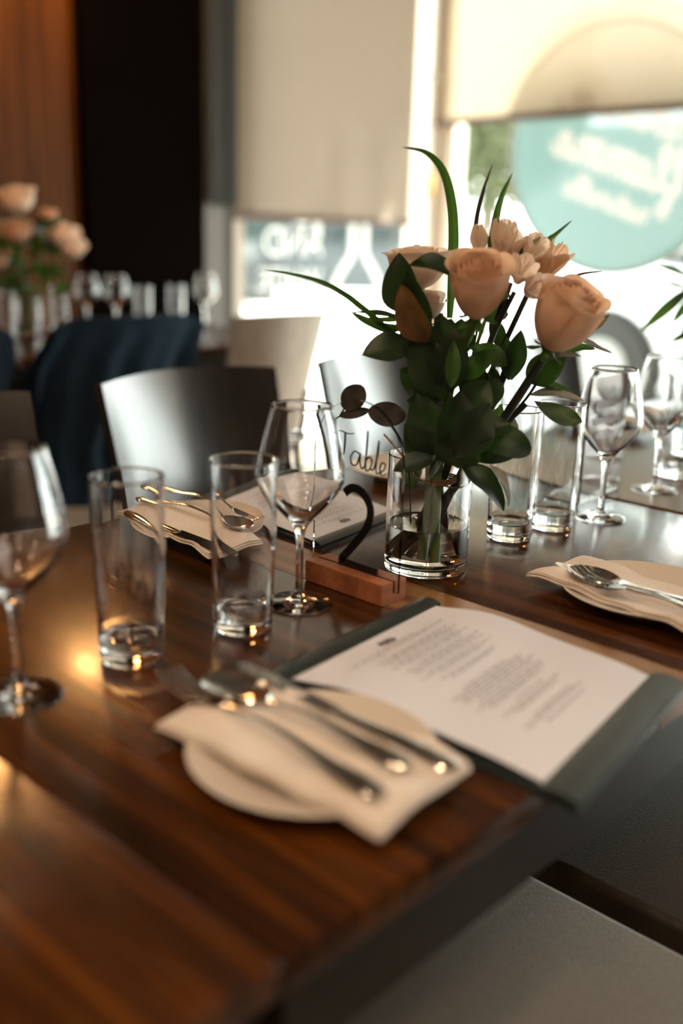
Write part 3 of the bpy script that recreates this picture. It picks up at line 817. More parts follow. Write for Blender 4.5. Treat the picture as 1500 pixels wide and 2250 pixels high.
def make_fork():
    t = thing('table_fork', 'x', 'fork', (0, 0, 0), 0, 'table forks')
    bm = bmesh.new()
    def zc(y): return .0065 - .0055 * math.sin(min(1, max(0, y / .068)) * PI) * .9 + (.002 if y > .06 else 0)
    def f(u, v):
        y = .026 * v; wd = .0030 + (.0115 - .0030) * math.sin(v * PI / 2)
        return Vector(((u - .5) * 2 * wd, y, zc(y) - .0008 * (1 - (2 * u - 1) ** 2)))
    bm = grid(f, 8, 8, 0.0012)
    obj('neck', bm, M['steel'], t)
    for k in range(4):
        x = -.0096 + k * .0064
        pts = [(x, .024 + .044 * s / 7, zc(.024 + .044 * s / 7) - .0002) for s in range(8)]
        obj('tine', tube(bmesh.new(), pts, [.0014, .0014, .0013, .0013, .0012, .0011, .0010, .0006], 8, flat=.6, nrm=(0, 0, 1)), M['steel'], t)
    p, r = handle_pts(1.22); bm = bmesh.new(); tube(bm, [(a, b, c + .004) for a, b, c in smooth_pts(p, 5)], [v.x for v in smooth_pts([(x, 0, 0) for x in r], 5)], 12, flat=.4, nrm=(0, 0, 1))
    obj('handle', bm, M['steel'], t)
    return t
kn0, sp0, fk0 = make_knife(), make_spoon(), make_fork()
first = {'k': True, 's': True, 'f': True}
def place_cut(kind, a, b, label, z=.0225, tilt=0.0):
    """a = handle end, b = business end on the table plane"""
    src = {'k': kn0, 's': sp0, 'f': fk0}[kind]
    a = Vector((*a, 0)); b = Vector((*b, 0)); d = (b - a).normalized()
    rz = math.atan2(d.y, d.x) - PI / 2
    loc = b - d * {'k': .108, 's': .0605, 'f': .068}[kind]
    loc.z = TZ + z
    if first[kind]: o = src; first[kind] = False
    else: o = dup(src)
    o.location = loc; o.rotation_euler = (tilt, 0, rz); o['label'] = label
    return o
NP = [((0.424, 0.424), 0.100, 0.196, math.radians(5), 'napkin folded on the blurred foreground plate, holding fork, spoon and knife'),
      ((0.684, 0.886), 0.084, 0.212, math.radians(-6), 'napkin folded on the plate behind the near tumblers'),
      ((0.868, 0.420), 0.092, 0.196, math.radians(-7), 'napkin folded on the plate at the right frame edge'),
      ((0.160, 0.580), 0.10, 0.19, math.radians(4), 'napkin corner showing at the left frame edge'),
      ((1.72, 0.92), 0.10, 0.20, 0.0, 'napkin on the plate of the leafy bouquet table')]
for i, ((x, y), wd, ln, rz, lb) in enumerate(NP):
    o = make_napkin(wd, ln, i); o.location = (x, y, TZ + .0022); o.rotation_euler.z = rz
    tag(o, lb, 'napkin', 'folded napkins')
    for c in o.children: c.name = 'fold'
# foreground setting: handles towards the near side
place_cut('k', (0.464, 0.330), (0.468, 0.546), 'blurred knife on the foreground plate, nearest the open menu', tilt=0.0)
place_cut('s', (0.438, 0.342), (0.431, 0.535), 'blurred spoon on the foreground plate with lamp reflections in its bowl')
place_cut('f', (0.400, 0.328), (0.411, 0.560), 'blurred fork on the foreground plate, farthest from the menu')
# setting across the table: handles towards the window side
place_cut('k', (0.655, 0.980), (0.641, 0.752), 'knife on the plate behind the near tumblers, blade over the rim')
place_cut('s', (0.694, 0.985), (0.710, 0.802), 'spoon on the plate behind the near tumblers')
place_cut('f', (0.739, 1.000), (0.744, 0.812), 'fork on the plate behind the near tumblers, next to the farther menu')
# right-hand setting
place_cut('k', (0.862, 0.300), (0.874, 0.513), 'knife on the right-hand plate, tip over the napkin corner')
place_cut('s', (0.822, 0.300), (0.863, 0.487), 'spoon on the right-hand plate lying under the fork', z=.0215)
place_cut('f', (0.799, 0.290), (0.845, 0.476), 'fork on the right-hand plate crossing over the spoon', z=.0275)

def make_menu(label, corners, seed, bow=0.007, lab_out=None):
    """corners on the table: c0,c1 = the top bar's ends, c2,c3 = the bottom bar's ends (same order round)"""
    c = [Vector((*p, 0)) for p in corners]
    cen = sum(c, Vector()) / 4
    t = thing('menu_holder', label, 'menu', (cen.x, cen.y, TZ + .0005), 0, 'open menus in dark holders')
    c = [p - cen for p in c]
    def q(u, v, z):      # u across the bar, v along the long side
        a = c[0].lerp(c[1], u); b = c[3].lerp(c[2], u); p = a.lerp(b, v); p.z = z; return p
    def lift(v): return bow * math.sin(PI * v) ** 2 * (1 + .5 * math.sin(2 * PI * v + seed))
    obj('cover_board', grid(lambda u, v: q(u, v, .003 + lift(v) * .25), 8, 24, 0.0045), M['cover'], t)
    obj('paper', grid(lambda u, v: q(.035 + .93 * u, .06 + .88 * v, .0042 + lift(.06 + .88 * v)), 12, 40, 0.0003), M['paper'], t)
    for v0, v1 in ((0.0, .085), (.895, 1.0)):
        def g(u, v, v0=v0, v1=v1):
            return q(u, v0 + (v1 - v0) * v, .0062 + .0025 * math.sin(PI * v))
        obj('clip_bar', grid(g, 8, 8, 0.003), M['cover'], t)
    rnd = random.Random(seed)
    bm = bmesh.new(); dk = bmesh.new()
    def word(b, u0, u1, v, h):
        n = 3
        for k in range(n):
            ua, ub = u0 + (u1 - u0) * k / n, u0 + (u1 - u0) * (k + .8) / n
            vs = [b.verts.new(q(uu, vv, .0042 + lift(vv) + .0006)) for uu, vv in ((ua, v), (ub, v), (ub, v + h), (ua, v + h))]
            b.faces.new(vs)
    def line(v, wd, h=.0042, cu=.5):
        u = cu - wd / 2
        while u < cu + wd / 2:
            l_ = rnd.uniform(.02, .06); word(bm, u, min(u + l_, cu + wd / 2), v, h); u += l_ + .012
    # heading block, centred
    word(dk, .455, .54, .135, .008); word(dk, .445, .55, .147, .016); word(dk, .462, .532, .167, .007)
    line(.185, .26); line(.198, .60, .005); line(.214, .34); 
    for s, wd in ((.245, .46), (.257, .34), (.269, .5), (.281, .44), (.300, .40), (.312, .52), (.324, .36), (.345, .30), (.357, .5), (.369, .42), (.381, .48), (.400, .34), (.412, .5), (.424, .3), (.45, .38), (.462, .3)):
        line(s, wd, .0045, .52 + rnd.uniform(-.01, .01))
    for s, wd in ((.52, .30), (.535, .5), (.55, .44), (.565, .52), (.58, .4), (.6, .46), (.615, .5), (.63, .38), (.66, .2), (.68, .42), (.695, .3), (.74, .3), (.755, .44), (.78, .3)):
        line(s, wd, .0055, .50 + rnd.uniform(-.02, .02))
    obj('printed_text', bm, M['ink'], t, False)
    obj('emblem', dk, M['ink_dark'], t, False)
    return t
make_menu('open menu in a dark green-black holder in the right foreground, hanging over the table edge',
          [(.495, .545), (.724, .569), (.729, .300), (.508, .266)], 1, 0.015)
# the farther menu faces the window side: its head is towards that side
make_menu('farther open menu seen through the sharp wine glass', [(.770, .752), (.955, .780), (.985, 1.035), (.790, 1.012)], 2, 0.006)

# ------------------------------------------------------------------ table number
t = thing('table_number_sign', 'arched clear acrylic table number two with Table lettering in a wooden block', 'table sign', (0.705, 0.642, TZ + .0002))
bm = bx(-.018, -.0022, -.053, .053, 0, .022, .001); box(bm, .0022, .018, -.053, .053, 0, .022, .001); box(bm, -.003, .003, -.053, .053, 0, .010)
obj('wooden_base', bm, M['block'], t, False)
arch = [(-.0585, .011)] + [(-.0585 * math.cos(a), .135 + .058 * math.sin(a)) for a in [PI * k / 28 for k in range(29)]] + [(.0585, .011)]
arch = [(y, z) for y, z in arch]
bm = bmesh.new()
# panel stands in the local YZ plane; reader side is -X
prism(bm, arch, -.0015, .0015, 'x')
obj('acrylic_panel', bm, M['acrylic'], t, False)
def on_sign(x, y, d): return (-.0019 - d, -x, y)     # reader's right is -Y
two = smooth_pts([(-.014, .0985), (-.004, .1055), (.010, .103), (.0195, .092), (.0205, .080), (.0150, .066), (.004, .052), (-.0165, .0285)], 8)
bm = bmesh.new(); ribbon(bm, two, .0086, on_sign, 0, .0012)
ribbon(bm, [(-.0200, .0262), (.0, .0262), (.0330, .0262)], .0080, on_sign, 0, .0012)
obj('numeral', bm, M['black'], t, False)
bm = bmesh.new(); w_ = .0011
def stroke(pts, wd=w_, n=6): ribbon(bm, smooth_pts([(x, y, 0) for x, y in pts], n), wd, on_sign, 0, .0008)
stroke([(-.030, .158), (-.022, .1600), (-.012, .1585), (-.004, .1600)], .0011)                # T bar
stroke([(-.0160, .1595), (-.0165, .145), (-.0185, .131), (-.0170, .122)], .0022)               # T stem
stroke([(.0035, .1410), (-.003, .1425), (-.0078, .1360), (-.006, .1290), (.0005, .1300), (.0045, .1415), (.0045, .1320), (.0075, .1270), (.0110, .1300)], .0014)   # a
stroke([(.0110, .1300), (.0135, .150), (.0135, .165), (.0128, .150), (.0120, .130), (.0135, .1260), (.0180, .1290), (.0200, .1370), (.0160, .1400), (.0125, .1360)], .0014)   # b
stroke([(.0180, .1290), (.0225, .1290), (.0275, .1450), (.0285, .1580), (.0270, .1500), (.0255, .1330), (.0265, .1260), (.0300, .1265)], .0014)                         # l
stroke([(.0300, .1265), (.0360, .1310), (.0370, .1365), (.0330, .1370), (.0305, .1310), (.0330, .1250), (.0400, .1275)], .0014)                                      # e
obj('lettering', bm, M['black'], t, False)

# tan card holder between tables
t = thing('card_holder', 'upright clear holder with a tan card behind the right-hand wine glass', 'card holder', (1.1740, 0.662, TZ + .0002), math.radians(4))
bm = bx(0, .127, -.0015, .0015, .002, .178); box(bm, 0, .127, 0, .055, 0, .003)
obj('clear_stand', bm, M['acrylic'], t, False)
obj('card', bx(.004, .123, .0018, .0024, .010, .174), M['card'], t, False)
bm = bmesh.new()
for z in (.128, .104, .078): box(bm, .02, .085, .0008 - .0032, .0010 - .0028, z, z + .012)
obj('printed_bars', bm, M['paper'], t, False)

# ------------------------------------------------------------------ vases and bouquets
def make_vase(label, x, y):
    t = thing('glass_vase', label, 'vase', (x, y, TZ + .0003), 0, 'glass cylinder vases')
    R = .0445
    obj('glass_body', lathe([(0, 0), (.040, 0), (R - .001, .0012), (R, .004), (R, .1255), (R - .0012, .1268), (R - .0025, .1255), (R - .0027, .010), (R - .005, .0075), (0, .0070)], 96), M['glass'], t)
    obj('water', lathe([(0, .0075), (R - .006, .0078), (R - .0024, .0105), (R - .0024, .0510), (R - .0034, .0500), (R - .006, .0495), (0, .0495)], 96), M['water'], t)
    return t

def frame_local(yaw=None):
    """bouquets are described with x across, y away and z up as seen from the photographer's side of the table"""
    return Matrix.Rotation(AZ - PI / 2, 4, 'Z')

def leaf_bm(p0, p1, wd, nrm, bend=0.0, fold=0.25, shape='ovate', twist=0.0, nv=14):
    p0, p1, nrm = Vector(p0), Vector(p1), Vector(nrm)
    ax = p1 - p0; L = ax.length; axn = ax.normalized()
    nrm = (nrm - axn * nrm.dot(axn)); nrm = nrm.normalized() if nrm.length > 1e-6 else axn.orthogonal().normalized()
    side = axn.cross(nrm)
    def f(u, v):
        if shape == 'ovate': ww = math.sin(PI * v ** 0.85) ** 0.8
        elif shape == 'round': ww = math.sin(PI * min(1, v * .97 + .015)) ** 0.55
        elif shape == 'obovate': ww = math.sin(PI * v ** 1.35) ** 0.75
        else: ww = (math.sin(PI * min(1, .12 + .88 * v)) ** .5) * (1 - v ** 3)
        s = (u - .5) * 2
        tw = twist * v
        sd = side * math.cos(tw) + nrm * math.sin(tw); nn = nrm * math.cos(tw) - side * math.sin(tw)
        wob = .04 * wd * math.sin(v * 11 + s * 2) * abs(s)
        return p0 + ax * v + nrm * (bend * L * 4 * v * (1 - v)) + sd * (s * wd / 2 * ww) + nn * (fold * abs(s) ** 1.4 * wd / 2 * ww + wob)
    bm = grid(f, 8, nv)
    bmesh.ops.remove_doubles(bm, verts=bm.verts, dist=1e-5)
    return bm

def blade_bm(pts, wd):
    pts = smooth_pts(pts, 6); n = len(pts); bm = bmesh.new(); rows = []
    for i, p in enumerate(pts):
        t = (pts[min(i + 1, n - 1)] - pts[max(i - 1, 0)]).normalized(); sd = t.cross(Vector((0.25, 1, 0.1))).normalized()
        k = i / (n - 1); ww = wd / 2 * (1 - k ** 2.2) * min(1, .5 + k * 3) + .0002
        rows.append([bm.verts.new(p - sd * ww), bm.verts.new(p + Vector((0, ww * .5, 0))), bm.verts.new(p + sd * ww)])
    for a, b in zip(rows[:-1], rows[1:]):
        for k in range(2): bm.faces.new((a[k], a[k + 1], b[k + 1], b[k]))
    return bm

def rose(parent, c, axis, R, H, seed, m=None):
    """a half-open rose: c = base of the bloom, axis = where it opens"""
    rnd = random.Random(seed); m = m or M['petal']
    rot = Vector(axis).normalized().to_track_quat('Z', 'Y').to_matrix()
    c = Vector(c)
    def petal(phi, al, rr, h, curl, tight, z0=0.0):
        def f(u, v):
            s = (u - .5) * 2
            vv = v * (1 - .16 * abs(s) ** 3)
            prof = math.sin(min(1.0, vv * 1.22) * PI / 2) ** .62
            r = rr * (.16 + .84 * prof) * (1 - tight * vv ** 3)
            ed = max(0, vv - .72) / .28
            r += curl * rr * ed ** 2 * (1 + .25 * math.sin(s * 4 + seed))
            z = z0 + h * (vv - curl * .30 * ed ** 3)
            a = phi + al * s * (.75 + .25 * v)
            r += .02 * rr * math.sin(s * 5 + phi * 3) * v - .05 * rr * abs(s) ** 2 * 0
            r *= 1 + .07 * s
            return c + rot @ Vector((r * math.cos(a), r * math.sin(a), z + .008 * h * math.sin(s * 5 + seed) * v))
        return grid(f, 18, 14)
    core = bmesh.new()
    def join(b):
        me = bpy.data.meshes.new('tmp'); b.to_mesh(me); b.free(); core.from_mesh(me); bpy.data.meshes.remove(me)
    for k in range(13):
        q = k / 12
        join(petal(k * 2.4 + rnd.uniform(-.2, .2), 2.3 - .95 * q, R * (.10 + .68 * q), H * (.99 - .05 * q + rnd.uniform(-.02, .02)), .05 + .10 * q, .35 - .25 * q, 0))
    b = obj('rose', core, m, parent)
    for k in range(5):
        obj('petal', petal(k * 2 * PI / 5 + .4 + rnd.uniform(-.15, .15), .92, R * rnd.uniform(.94, 1.03), H * rnd.uniform(.88, .96), .16 + .10 * rnd.random(), .05), m, b)
    bm = lathe([(0, -.006), (.003, -.006), (R * .22, -.001), (R * .30, .006), (R * .22, .010)], 16)
    for v in bm.verts: v.co = c + rot @ v.co
    cal = obj('calyx', bm, M['stem'], b)
    for k in range(5):
        a = k * 1.257
        bm = leaf_bm(c + rot @ Vector((R * .2 * math.cos(a), R * .2 * math.sin(a), 0)), c + rot @ Vector((R * .75 * math.cos(a), R * .75 * math.sin(a), -.006)), .008, rot @ Vector((0, 0, 1)), -.15)
        obj('sepal', bm, M['leaf_bright'], b)
    return b

def lily(parent, c, axis, L, seed, m=None, open_=0.6):
    rnd = random.Random(seed); m = m or M['petal_white']
    rot = Vector(axis).normalized().to_track_quat('Z', 'Y').to_matrix(); c = Vector(c)
    bm = bmesh.new()
    for k in range(6):
        a = k * PI / 3 + rnd.uniform(-.1, .1); wd = L * (.62 if k % 2 else .50)
        def f(u, v, a=a, wd=wd):
            s = (u - .5) * 2; ww = wd / 2 * max(0, math.sin(PI * (.08 + .86 * v ** 1.25))) ** .8
            r = L * (.07 + open_ * v ** 1.5 * .60); z = L * (v * .95 - .18 * open_ * v ** 4)
            return c + rot @ (Matrix.Rotation(a, 3, 'Z') @ Vector((r + .12 * ww * s * s, s * ww, z)))
        g = grid(f, 6, 10); me = bpy.data.meshes.new('tmp'); g.to_mesh(me); g.free(); bm.from_mesh(me); bpy.data.meshes.remove(me)
    b = obj('small_lily', bm, m, parent)
    st = bmesh.new()
    for k in range(5):
        a = k * 1.25; tube(st, [c, c + rot @ Vector((L * .1 * math.cos(a), L * .1 * math.sin(a), L * .7)), c + rot @ Vector((L * .16 * math.cos(a), L * .16 * math.sin(a), L * .95))], [.0004, .0003, .0007], 5)
    obj('stamens', st, M['stamen'], b)
    return b

VX, VY = 0.814, 0.637
make_vase('glass vase holding the rose bouquet, beside the table number', VX, VY)
bq = thing('rose_bouquet', 'bouquet of peach roses and dark leaves tied with twine in the near vase', 'bouquet', (VX, VY, TZ + .009))
bq.rotation_euler.z = AZ - PI / 2
def B(a, n, dy=0.0):
    """bouquet layout in half-millimetre steps: a across, n above the vase foot; dy metres away"""
    s = (1.03 + dy) / 1.03
    x = (a - .042 * n) * 4.76e-4 * s
    z = (5.13e-4 * n - 4.2e-8 * n * n)
    z = max(.347 + (z - .347) * s - .009, .0055)
    return Vector((x, dy, z))
def px(u, v, dy=0.0): return B(u - 935, 1246 - v, dy)

LF = [ # base, tip, width mm, normal, bend, material, shape, fold, twist
 ((905, 700, -.01), (870, 563, -.02), 62, (-.5, -.8, .1), .12, 'leaf', 'ovate', .35, 0),
 ((880, 590, -.03), (966, 610, -.058), 62, (.2, -.6, .75), .05, 'leaf', 'obovate', .5, .5),
 ((925, 755, -.04), (868, 628, -.05), 46, (-.4, -.9, .0), .10, 'leaf_brown', 'ovate', .5, 0),
 ((925, 740, -.02), (880, 600, -.045), 40, (-.2, -.95, .1), .05, 'leaf', 'ovate', .3, 0),
 ((895, 712, .00), (771, 695, .01), 17, (0, -.35, .9), .06, 'leaf', 'ovate', .3, 0),
 ((893, 700, .015), (800, 706, .02), 16, (0, -.5, -.8), .02, 'leaf_bright', 'ovate', .2, 0),
 ((897, 722, -.00), (768, 691, -.01), 22, (.1, -.6, -.75), .10, 'leaf_bright', 'ovate', .3, 0),
 ((925, 765, 0), (790, 785, -.02), 48, (.05, -.75, .6), .12, 'leaf', 'obovate', .2, 0),
 ((940, 850, -.02), (872, 812, -.02), 46, (-.5, -.85, -.1), .05, 'leaf', 'ovate', .3, 0),
 ((960, 880, -.03), (900, 720, -.03), 60, (-.1, -.95, .2), .06, 'leaf', 'ovate', .15, 0),
 ((980, 860, -.03), (955, 690, -.03), 60, (.1, -.95, .1), .05, 'leaf', 'ovate', .2, 0),
 ((965, 770, .0), (985, 700, .0), 40, (0, -1, 0), 0, 'leaf', 'ovate', .2, 0),
 ((975, 850, -.055), (980, 745, -.05), 22, (.2, -.95, .1), .03, 'leaf_bright', 'ovate', .3, 0),
 ((955, 1000, -.03), (905, 860, -.035), 62, (-.2, -.95, .1), .06, 'leaf', 'ovate', .2, 0),
 ((955, 1010, -.02), (880, 930, -.03), 50, (-.3, -.9, .2), .08, 'leaf', 'ovate', .2, 0),
 ((975, 1000, -.05), (1000, 850, -.05), 56, (.1, -.97, .1), .05, 'leaf', 'ovate', .25, 0),
 ((985, 1000, -.06), (1060, 880, -.055), 60, (.25, -.9, .25), .10, 'leaf', 'ovate', .25, 0),
 ((985, 980, -.05), (1110, 925, -.05), 40, (.1, -.6, .75), .08, 'leaf', 'obovate', .45, 0),
 ((1040, 955, -.04), (1155, 985, -.05), 48, (.2, -.85, .4), .16, 'leaf', 'round', .25, 0),
 ((1000, 985, -.04), (1120, 1000, -.03), 30, (.1, -.9, .3), .05, 'leaf', 'ovate', .3, 0),
 ((1000, 1015, -.05), (1098, 1118, -.06), 40, (.5, -.8, .3), .12, 'leaf', 'ovate', .45, .3),
 ((1060, 1015, -.06), (1106, 1108, -.065), 22, (.7, -.6, .2), .10, 'leaf_silver', 'ovate', .6, .4),
 ((960, 1005, -.045), (850, 1036, -.06), 32, (-.1, -.7, .7), .10, 'leaf', 'obovate', .3, 0),
 ((960, 1010, -.05), (940, 1000, -.05), 60, (0, -.9, .4), .05, 'leaf', 'round', .15, 0),
 ((985, 1020, -.05), (1000, 960, -.06), 66, (0, -.95, .2), .05, 'leaf', 'round', .15, 0),
 ((912, 1000, .0), (900, 1075, -.015), 34, (-.5, -.8, 0), .05, 'leaf_bright', 'ovate', .25, 0),
 ((960, 880, -.01), (885, 880, -.02), 36, (-.1, -.9, -.2), .1, 'leaf', 'ovate', .3, 0),
 ((1010, 830, -.01), (1085, 765, -.02), 34, (-.2, -.85, .5), .08, 'leaf_bright', 'ovate', .25, 0),
 ((1020, 760, 0), (1105, 800, -.01), 34, (0, -.8, .6), .12, 'leaf_bright', 'obovate', .3, 0),
 ((1030, 880, 0), (1035, 780, 0), 46, (.1, -.95, 0), .05, 'leaf', 'ovate', .3, 0),
 ((1060, 900, -.0), (1080, 800, .01), 40, (.3, -.95, 0), .05, 'leaf', 'ovate', .3, 0),
 ((1110, 830, 0), (1135, 720, 0), 34, (.1, -.95, .1), .04, 'leaf', 'ovate', .2, 0),
 ((1120, 830, .01), (1105, 735, .01), 26, (-.3, -.9, .1), .04, 'leaf', 'ovate', .4, 0),
 ((1110, 690, .02), (1040, 680, .02), 40, (0, -.7, .6), .05, 'leaf_bright', 'ovate', .2, 0),
 ((1060, 650, .02), (1110, 650, .0), 40, (0, -.8, .5), .05, 'leaf', 'ovate', .2, 0),
 ((1150, 830, .0), (1232, 770, -.01), 46, (.3, -.85, .4), .08, 'leaf', 'ovate', .3, 0),
 ((1175, 790, -.01), (1262, 775, -.02), 20, (.1, -.6, .8), .10, 'leaf_silver', 'ovate', .5, .3),
 ((1235, 765, .01), (1298, 758, .01), 18, (.1, -.5, .8), .10, 'leaf_bright', 'ovate', .3, 0),
 ((1255, 735, .0), (1331, 766, -.01), 17, (.3, -.5, .8), -.05, 'leaf_silver', 'ovate', .5, .4),
 ((1155, 862, 0), (1276, 873, -.02), 24, (.1, -.5, .85), .08, 'leaf_silver', 'ovate', .4, .2),
 ((1165, 840, 0), (1260, 862, .0), 20, (.0, -.4, .9), .10, 'leaf_bright', 'ovate', .3, 0),
 ((1162, 872, -.02), (1268, 917, -.04), 30, (.05, -.85, .5), -.10, 'leaf', 'obovate', .2, -.2),
 ((1120, 905, .0), (1130, 980, -.0), 14, (.3, -.9, .1), .03, 'leaf_silver', 'ovate', .4, 0),
 ((1075, 950, .0), (1100, 880, .01), 22, (.2, -.9, .1), .03, 'leaf_bright', 'ovate', .3, 0),
 ((1005, 905, -.045), (1060, 830, -.04), 50, (.1, -.9, .2), .05, 'leaf', 'ovate', .25, 0),
 ((930, 800, .02), (905, 690, .02), 60, (0, -1, .1), .02, 'leaf', 'ovate', .2, 0),
 ((1005, 780, .02), (1010, 700, .02), 46, (0, -1, .1), .02, 'leaf', 'ovate', .2, 0),
 ((1075, 560, .03), (1108, 500, .02), 16, (-.2, -.9, .2), .05, 'leaf_bright', 'ovate', .3, 0),
 ((1100, 590, .0), (1170, 520, -.005), 11, (-.2, -.8, .4), .06, 'leaf_bright', 'ovate', .3, 0),
 ((1150, 600, .01), (1150, 545, .01), 14, (0, -1, 0), .03, 'leaf', 'ovate', .3, 0),
 ((1100, 760, .03), (1075, 690, .03), 24, (0, -1, .1), .04, 'leaf', 'ovate', .3, 0),
 ((1290, 720, .02), (1326, 683, .02), 9, (0, -.8, .4), .05, 'leaf_brown', 'ovate', .3, 0),
]
for (b, tp, wd, nr, bend, mm, shp, fold, tw) in LF:
    obj('leaf', leaf_bm(px(*b), px(*tp), wd * 4.9e-4 * 1.45, nr, bend, fold, shp, tw), M[mm], bq)
# dusky round leaves on a thin twig left of the bunch
for b, tp, wd in (((750, 902, -.02), (790, 852, -.02), 52), ((742, 918, -.02), (806, 903, -.02), 22), ((884, 916, -.02), (804, 906, -.02), 52)):
    obj('round_leaf', leaf_bm(px(*b), px(*tp), wd * 4.9e-4, (0, -1, .15), .02, .05, 'round'), M['leaf_euc'], bq)
for pts in ([(897, 1150, -.02), (893, 1040, -.02), (878, 975, -.02), (846, 925, -.02)], [(806, 905, -.02), (775, 915, -.02), (742, 918, -.02), (728, 930, -.02)], [(740, 920, -.02), (752, 900, -.02)]):
    obj('twig', tube(bmesh.new(), smooth_pts([px(*p) for p in pts], 5), .0009, 6), M['stem_dark'], bq)
# grass blades
for pts, wd, mm in (([(885, 760, 0), (800, 690, -.02), (725, 640, -.03), (650, 617, -.03), (584, 608, -.03)], .0060, 'blade'),
                ([(985, 700, .02), (991, 540, .02), (985, 450, .02), (965, 385, .015), (930, 350, .01), (880, 341, .0)], .0110, 'blade'),
                ([(1040, 640, .02), (1037, 510, .02), (1050, 435, .02), (1069, 372, .02)], .0052, 'leaf_euc'),
                ([(1065, 600, .0), (1070, 520, .0), (1082, 450, .0), (1107, 388, .0)], .0095, 'blade'),
                ([(1165, 600, .02), (1185, 536, .02), (1205, 515, .02), (1237, 485, .02)], .0062, 'blade'),
                ([(1200, 640, .02), (1235, 610, .02), (1265, 597, .02), (1306, 590, .02)], .0036, 'leaf_euc'),
                ([(1090, 560, .02), (1100, 520, .02), (1138, 482, .02)], .0015, 'blade')):
    obj('grass_blade', blade_bm([px(*p) for p in pts], wd), M[mm], bq)
# blooms
rose(bq, px(1026, 696, -.055), (-.03, -.50, 1.0), .0290, .066, 11)
rose(bq, px(1188, 758, -.030), (.36, -.42, 1.0), .0325, .074, 12)
rose(bq, px(918, 640, .02), (-.08, -.05, 1.0), .031, .045, 13, M['petal_white'])
rose(bq, px(930, 705, .0), (.1, -.3, 1.0), .016, .030, 14, M['petal_white'])
for c, ax, L, sd, mm, op in (((1100, 590, .01), (.0, -.4, 1), .042, 1, 'petal_white', .55), ((1175, 615, .02), (.35, -.3, 1), .046, 2, 'petal', .6),
                         ((1120, 620, -.015), (.1, -.8, .8), .032, 3, 'petal_white', .7), ((1045, 560, .01), (-.15, -.2, 1), .030, 4, 'petal_white', .12),
                         ((1140, 640, -.01), (.3, -.8, .3), .030, 5, 'petal_white', .6), ((1085, 570, .0), (.05, -.2, 1), .042, 6, 'petal_white', .30),
                         ((1135, 580, -.0), (.4, -.5, .8), .036, 7, 'petal_white', .45), ((1075, 640, .02), (-.1, -.6, .7), .03, 8, 'petal_white', .5)):
    lily(bq, px(*c), ax, L, sd, M[mm], op)
# stems in the water
for pts, r, mm in (([(958, 690, .0), (945, 900, .0), (940, 1100, .0), (925, 1252, -.01)], .0048, 'stem'),
               ([(1028, 700, -.05), (995, 800, .0), (975, 930, .015), (960, 1060, .0), (948, 1254, -.02)], .0052, 'stem'),
               ([(1190, 760, -.03), (1110, 900, -.01), (1010, 1050, .0), (880, 1225, .0)], .0046, 'stem_dark'),
               ([(1110, 620, .01), (1040, 850, .01), (960, 1080, .0), (868, 1218, .01)], .0036, 'stem_dark'),
               ([(1150, 880, .0), (1075, 960, .0), (1005, 1050, .0), (905, 1232, .0)], .0034, 'stem_dark'),
               ([(1110, 800, .01), (1050, 960, .01), (985, 1090, .0), (935, 1240, .015)], .0040, 'stem_dark'),
               ([(1160, 620, .02), (1060, 850, .02), (950, 1080, .01), (900, 1215, .02)], .0030, 'stem_dark'),
               ([(900, 760, .02), (935, 960, .01), (970, 1090, .01), (990, 1225, .02)], .0050, 'stem_dark'),
               ([(905, 640, .02), (920, 900, .01), (975, 1100, .02), (992, 1190, .025)], .0032, 'stem'),
               ([(1085, 600, .01), (1060, 700, .01), (1030, 800, .01)], .0016, 'stem'),
               ([(1120, 640, .01), (1075, 740, .01), (1035, 860, .01)], .0026, 'stem_dark'),
               ([(1060, 620, .02), (1045, 720, .02), (1025, 840, .02)], .0012, 'stem_dark'),
               ([(1095, 620, .03), (1052, 730, .03), (1022, 860, .03)], .0010, 'stem_dark'),
               ([(1268, 735, .0), (1200, 790, .0), (1150, 870, .0), (1060, 975, .0)], .0014, 'stem_dark')):
    obj('stem', tube(bmesh.new(), smooth_pts([px(*p) for p in pts], 6), r, 10), M[mm], bq)
# twine loops
bm = bmesh.new()
def ringpt(k, cx, cz, rx, ry, tilt=0): 
    a = 2 * PI * k / 24; return Vector((cx + rx * math.cos(a), ry * math.sin(a), cz + tilt * math.cos(a)))
c = px(968, 1055, 0)
for j in range(3): tube(bm, [ringpt(k, c.x, c.z + .0022 * j, .0155, .0155, .002) for k in range(25)], .0011, 6)
tube(bm, smooth_pts([c + Vector((.0, -.017, 0)), px(1000, 1068, -.02), px(1025, 1055, -.02), px(1035, 1025, -.015), px(1028, 1010, -.01)], 5), .0011, 6)
tube(bm, smooth_pts([px(836, 955, -.03), px(852, 972, -.03), px(880, 1005, -.03), px(905, 1045, -.025), px(940, 1062, -.02)], 5), .0012, 6)
obj('twine', bm, M['twine'], bq)

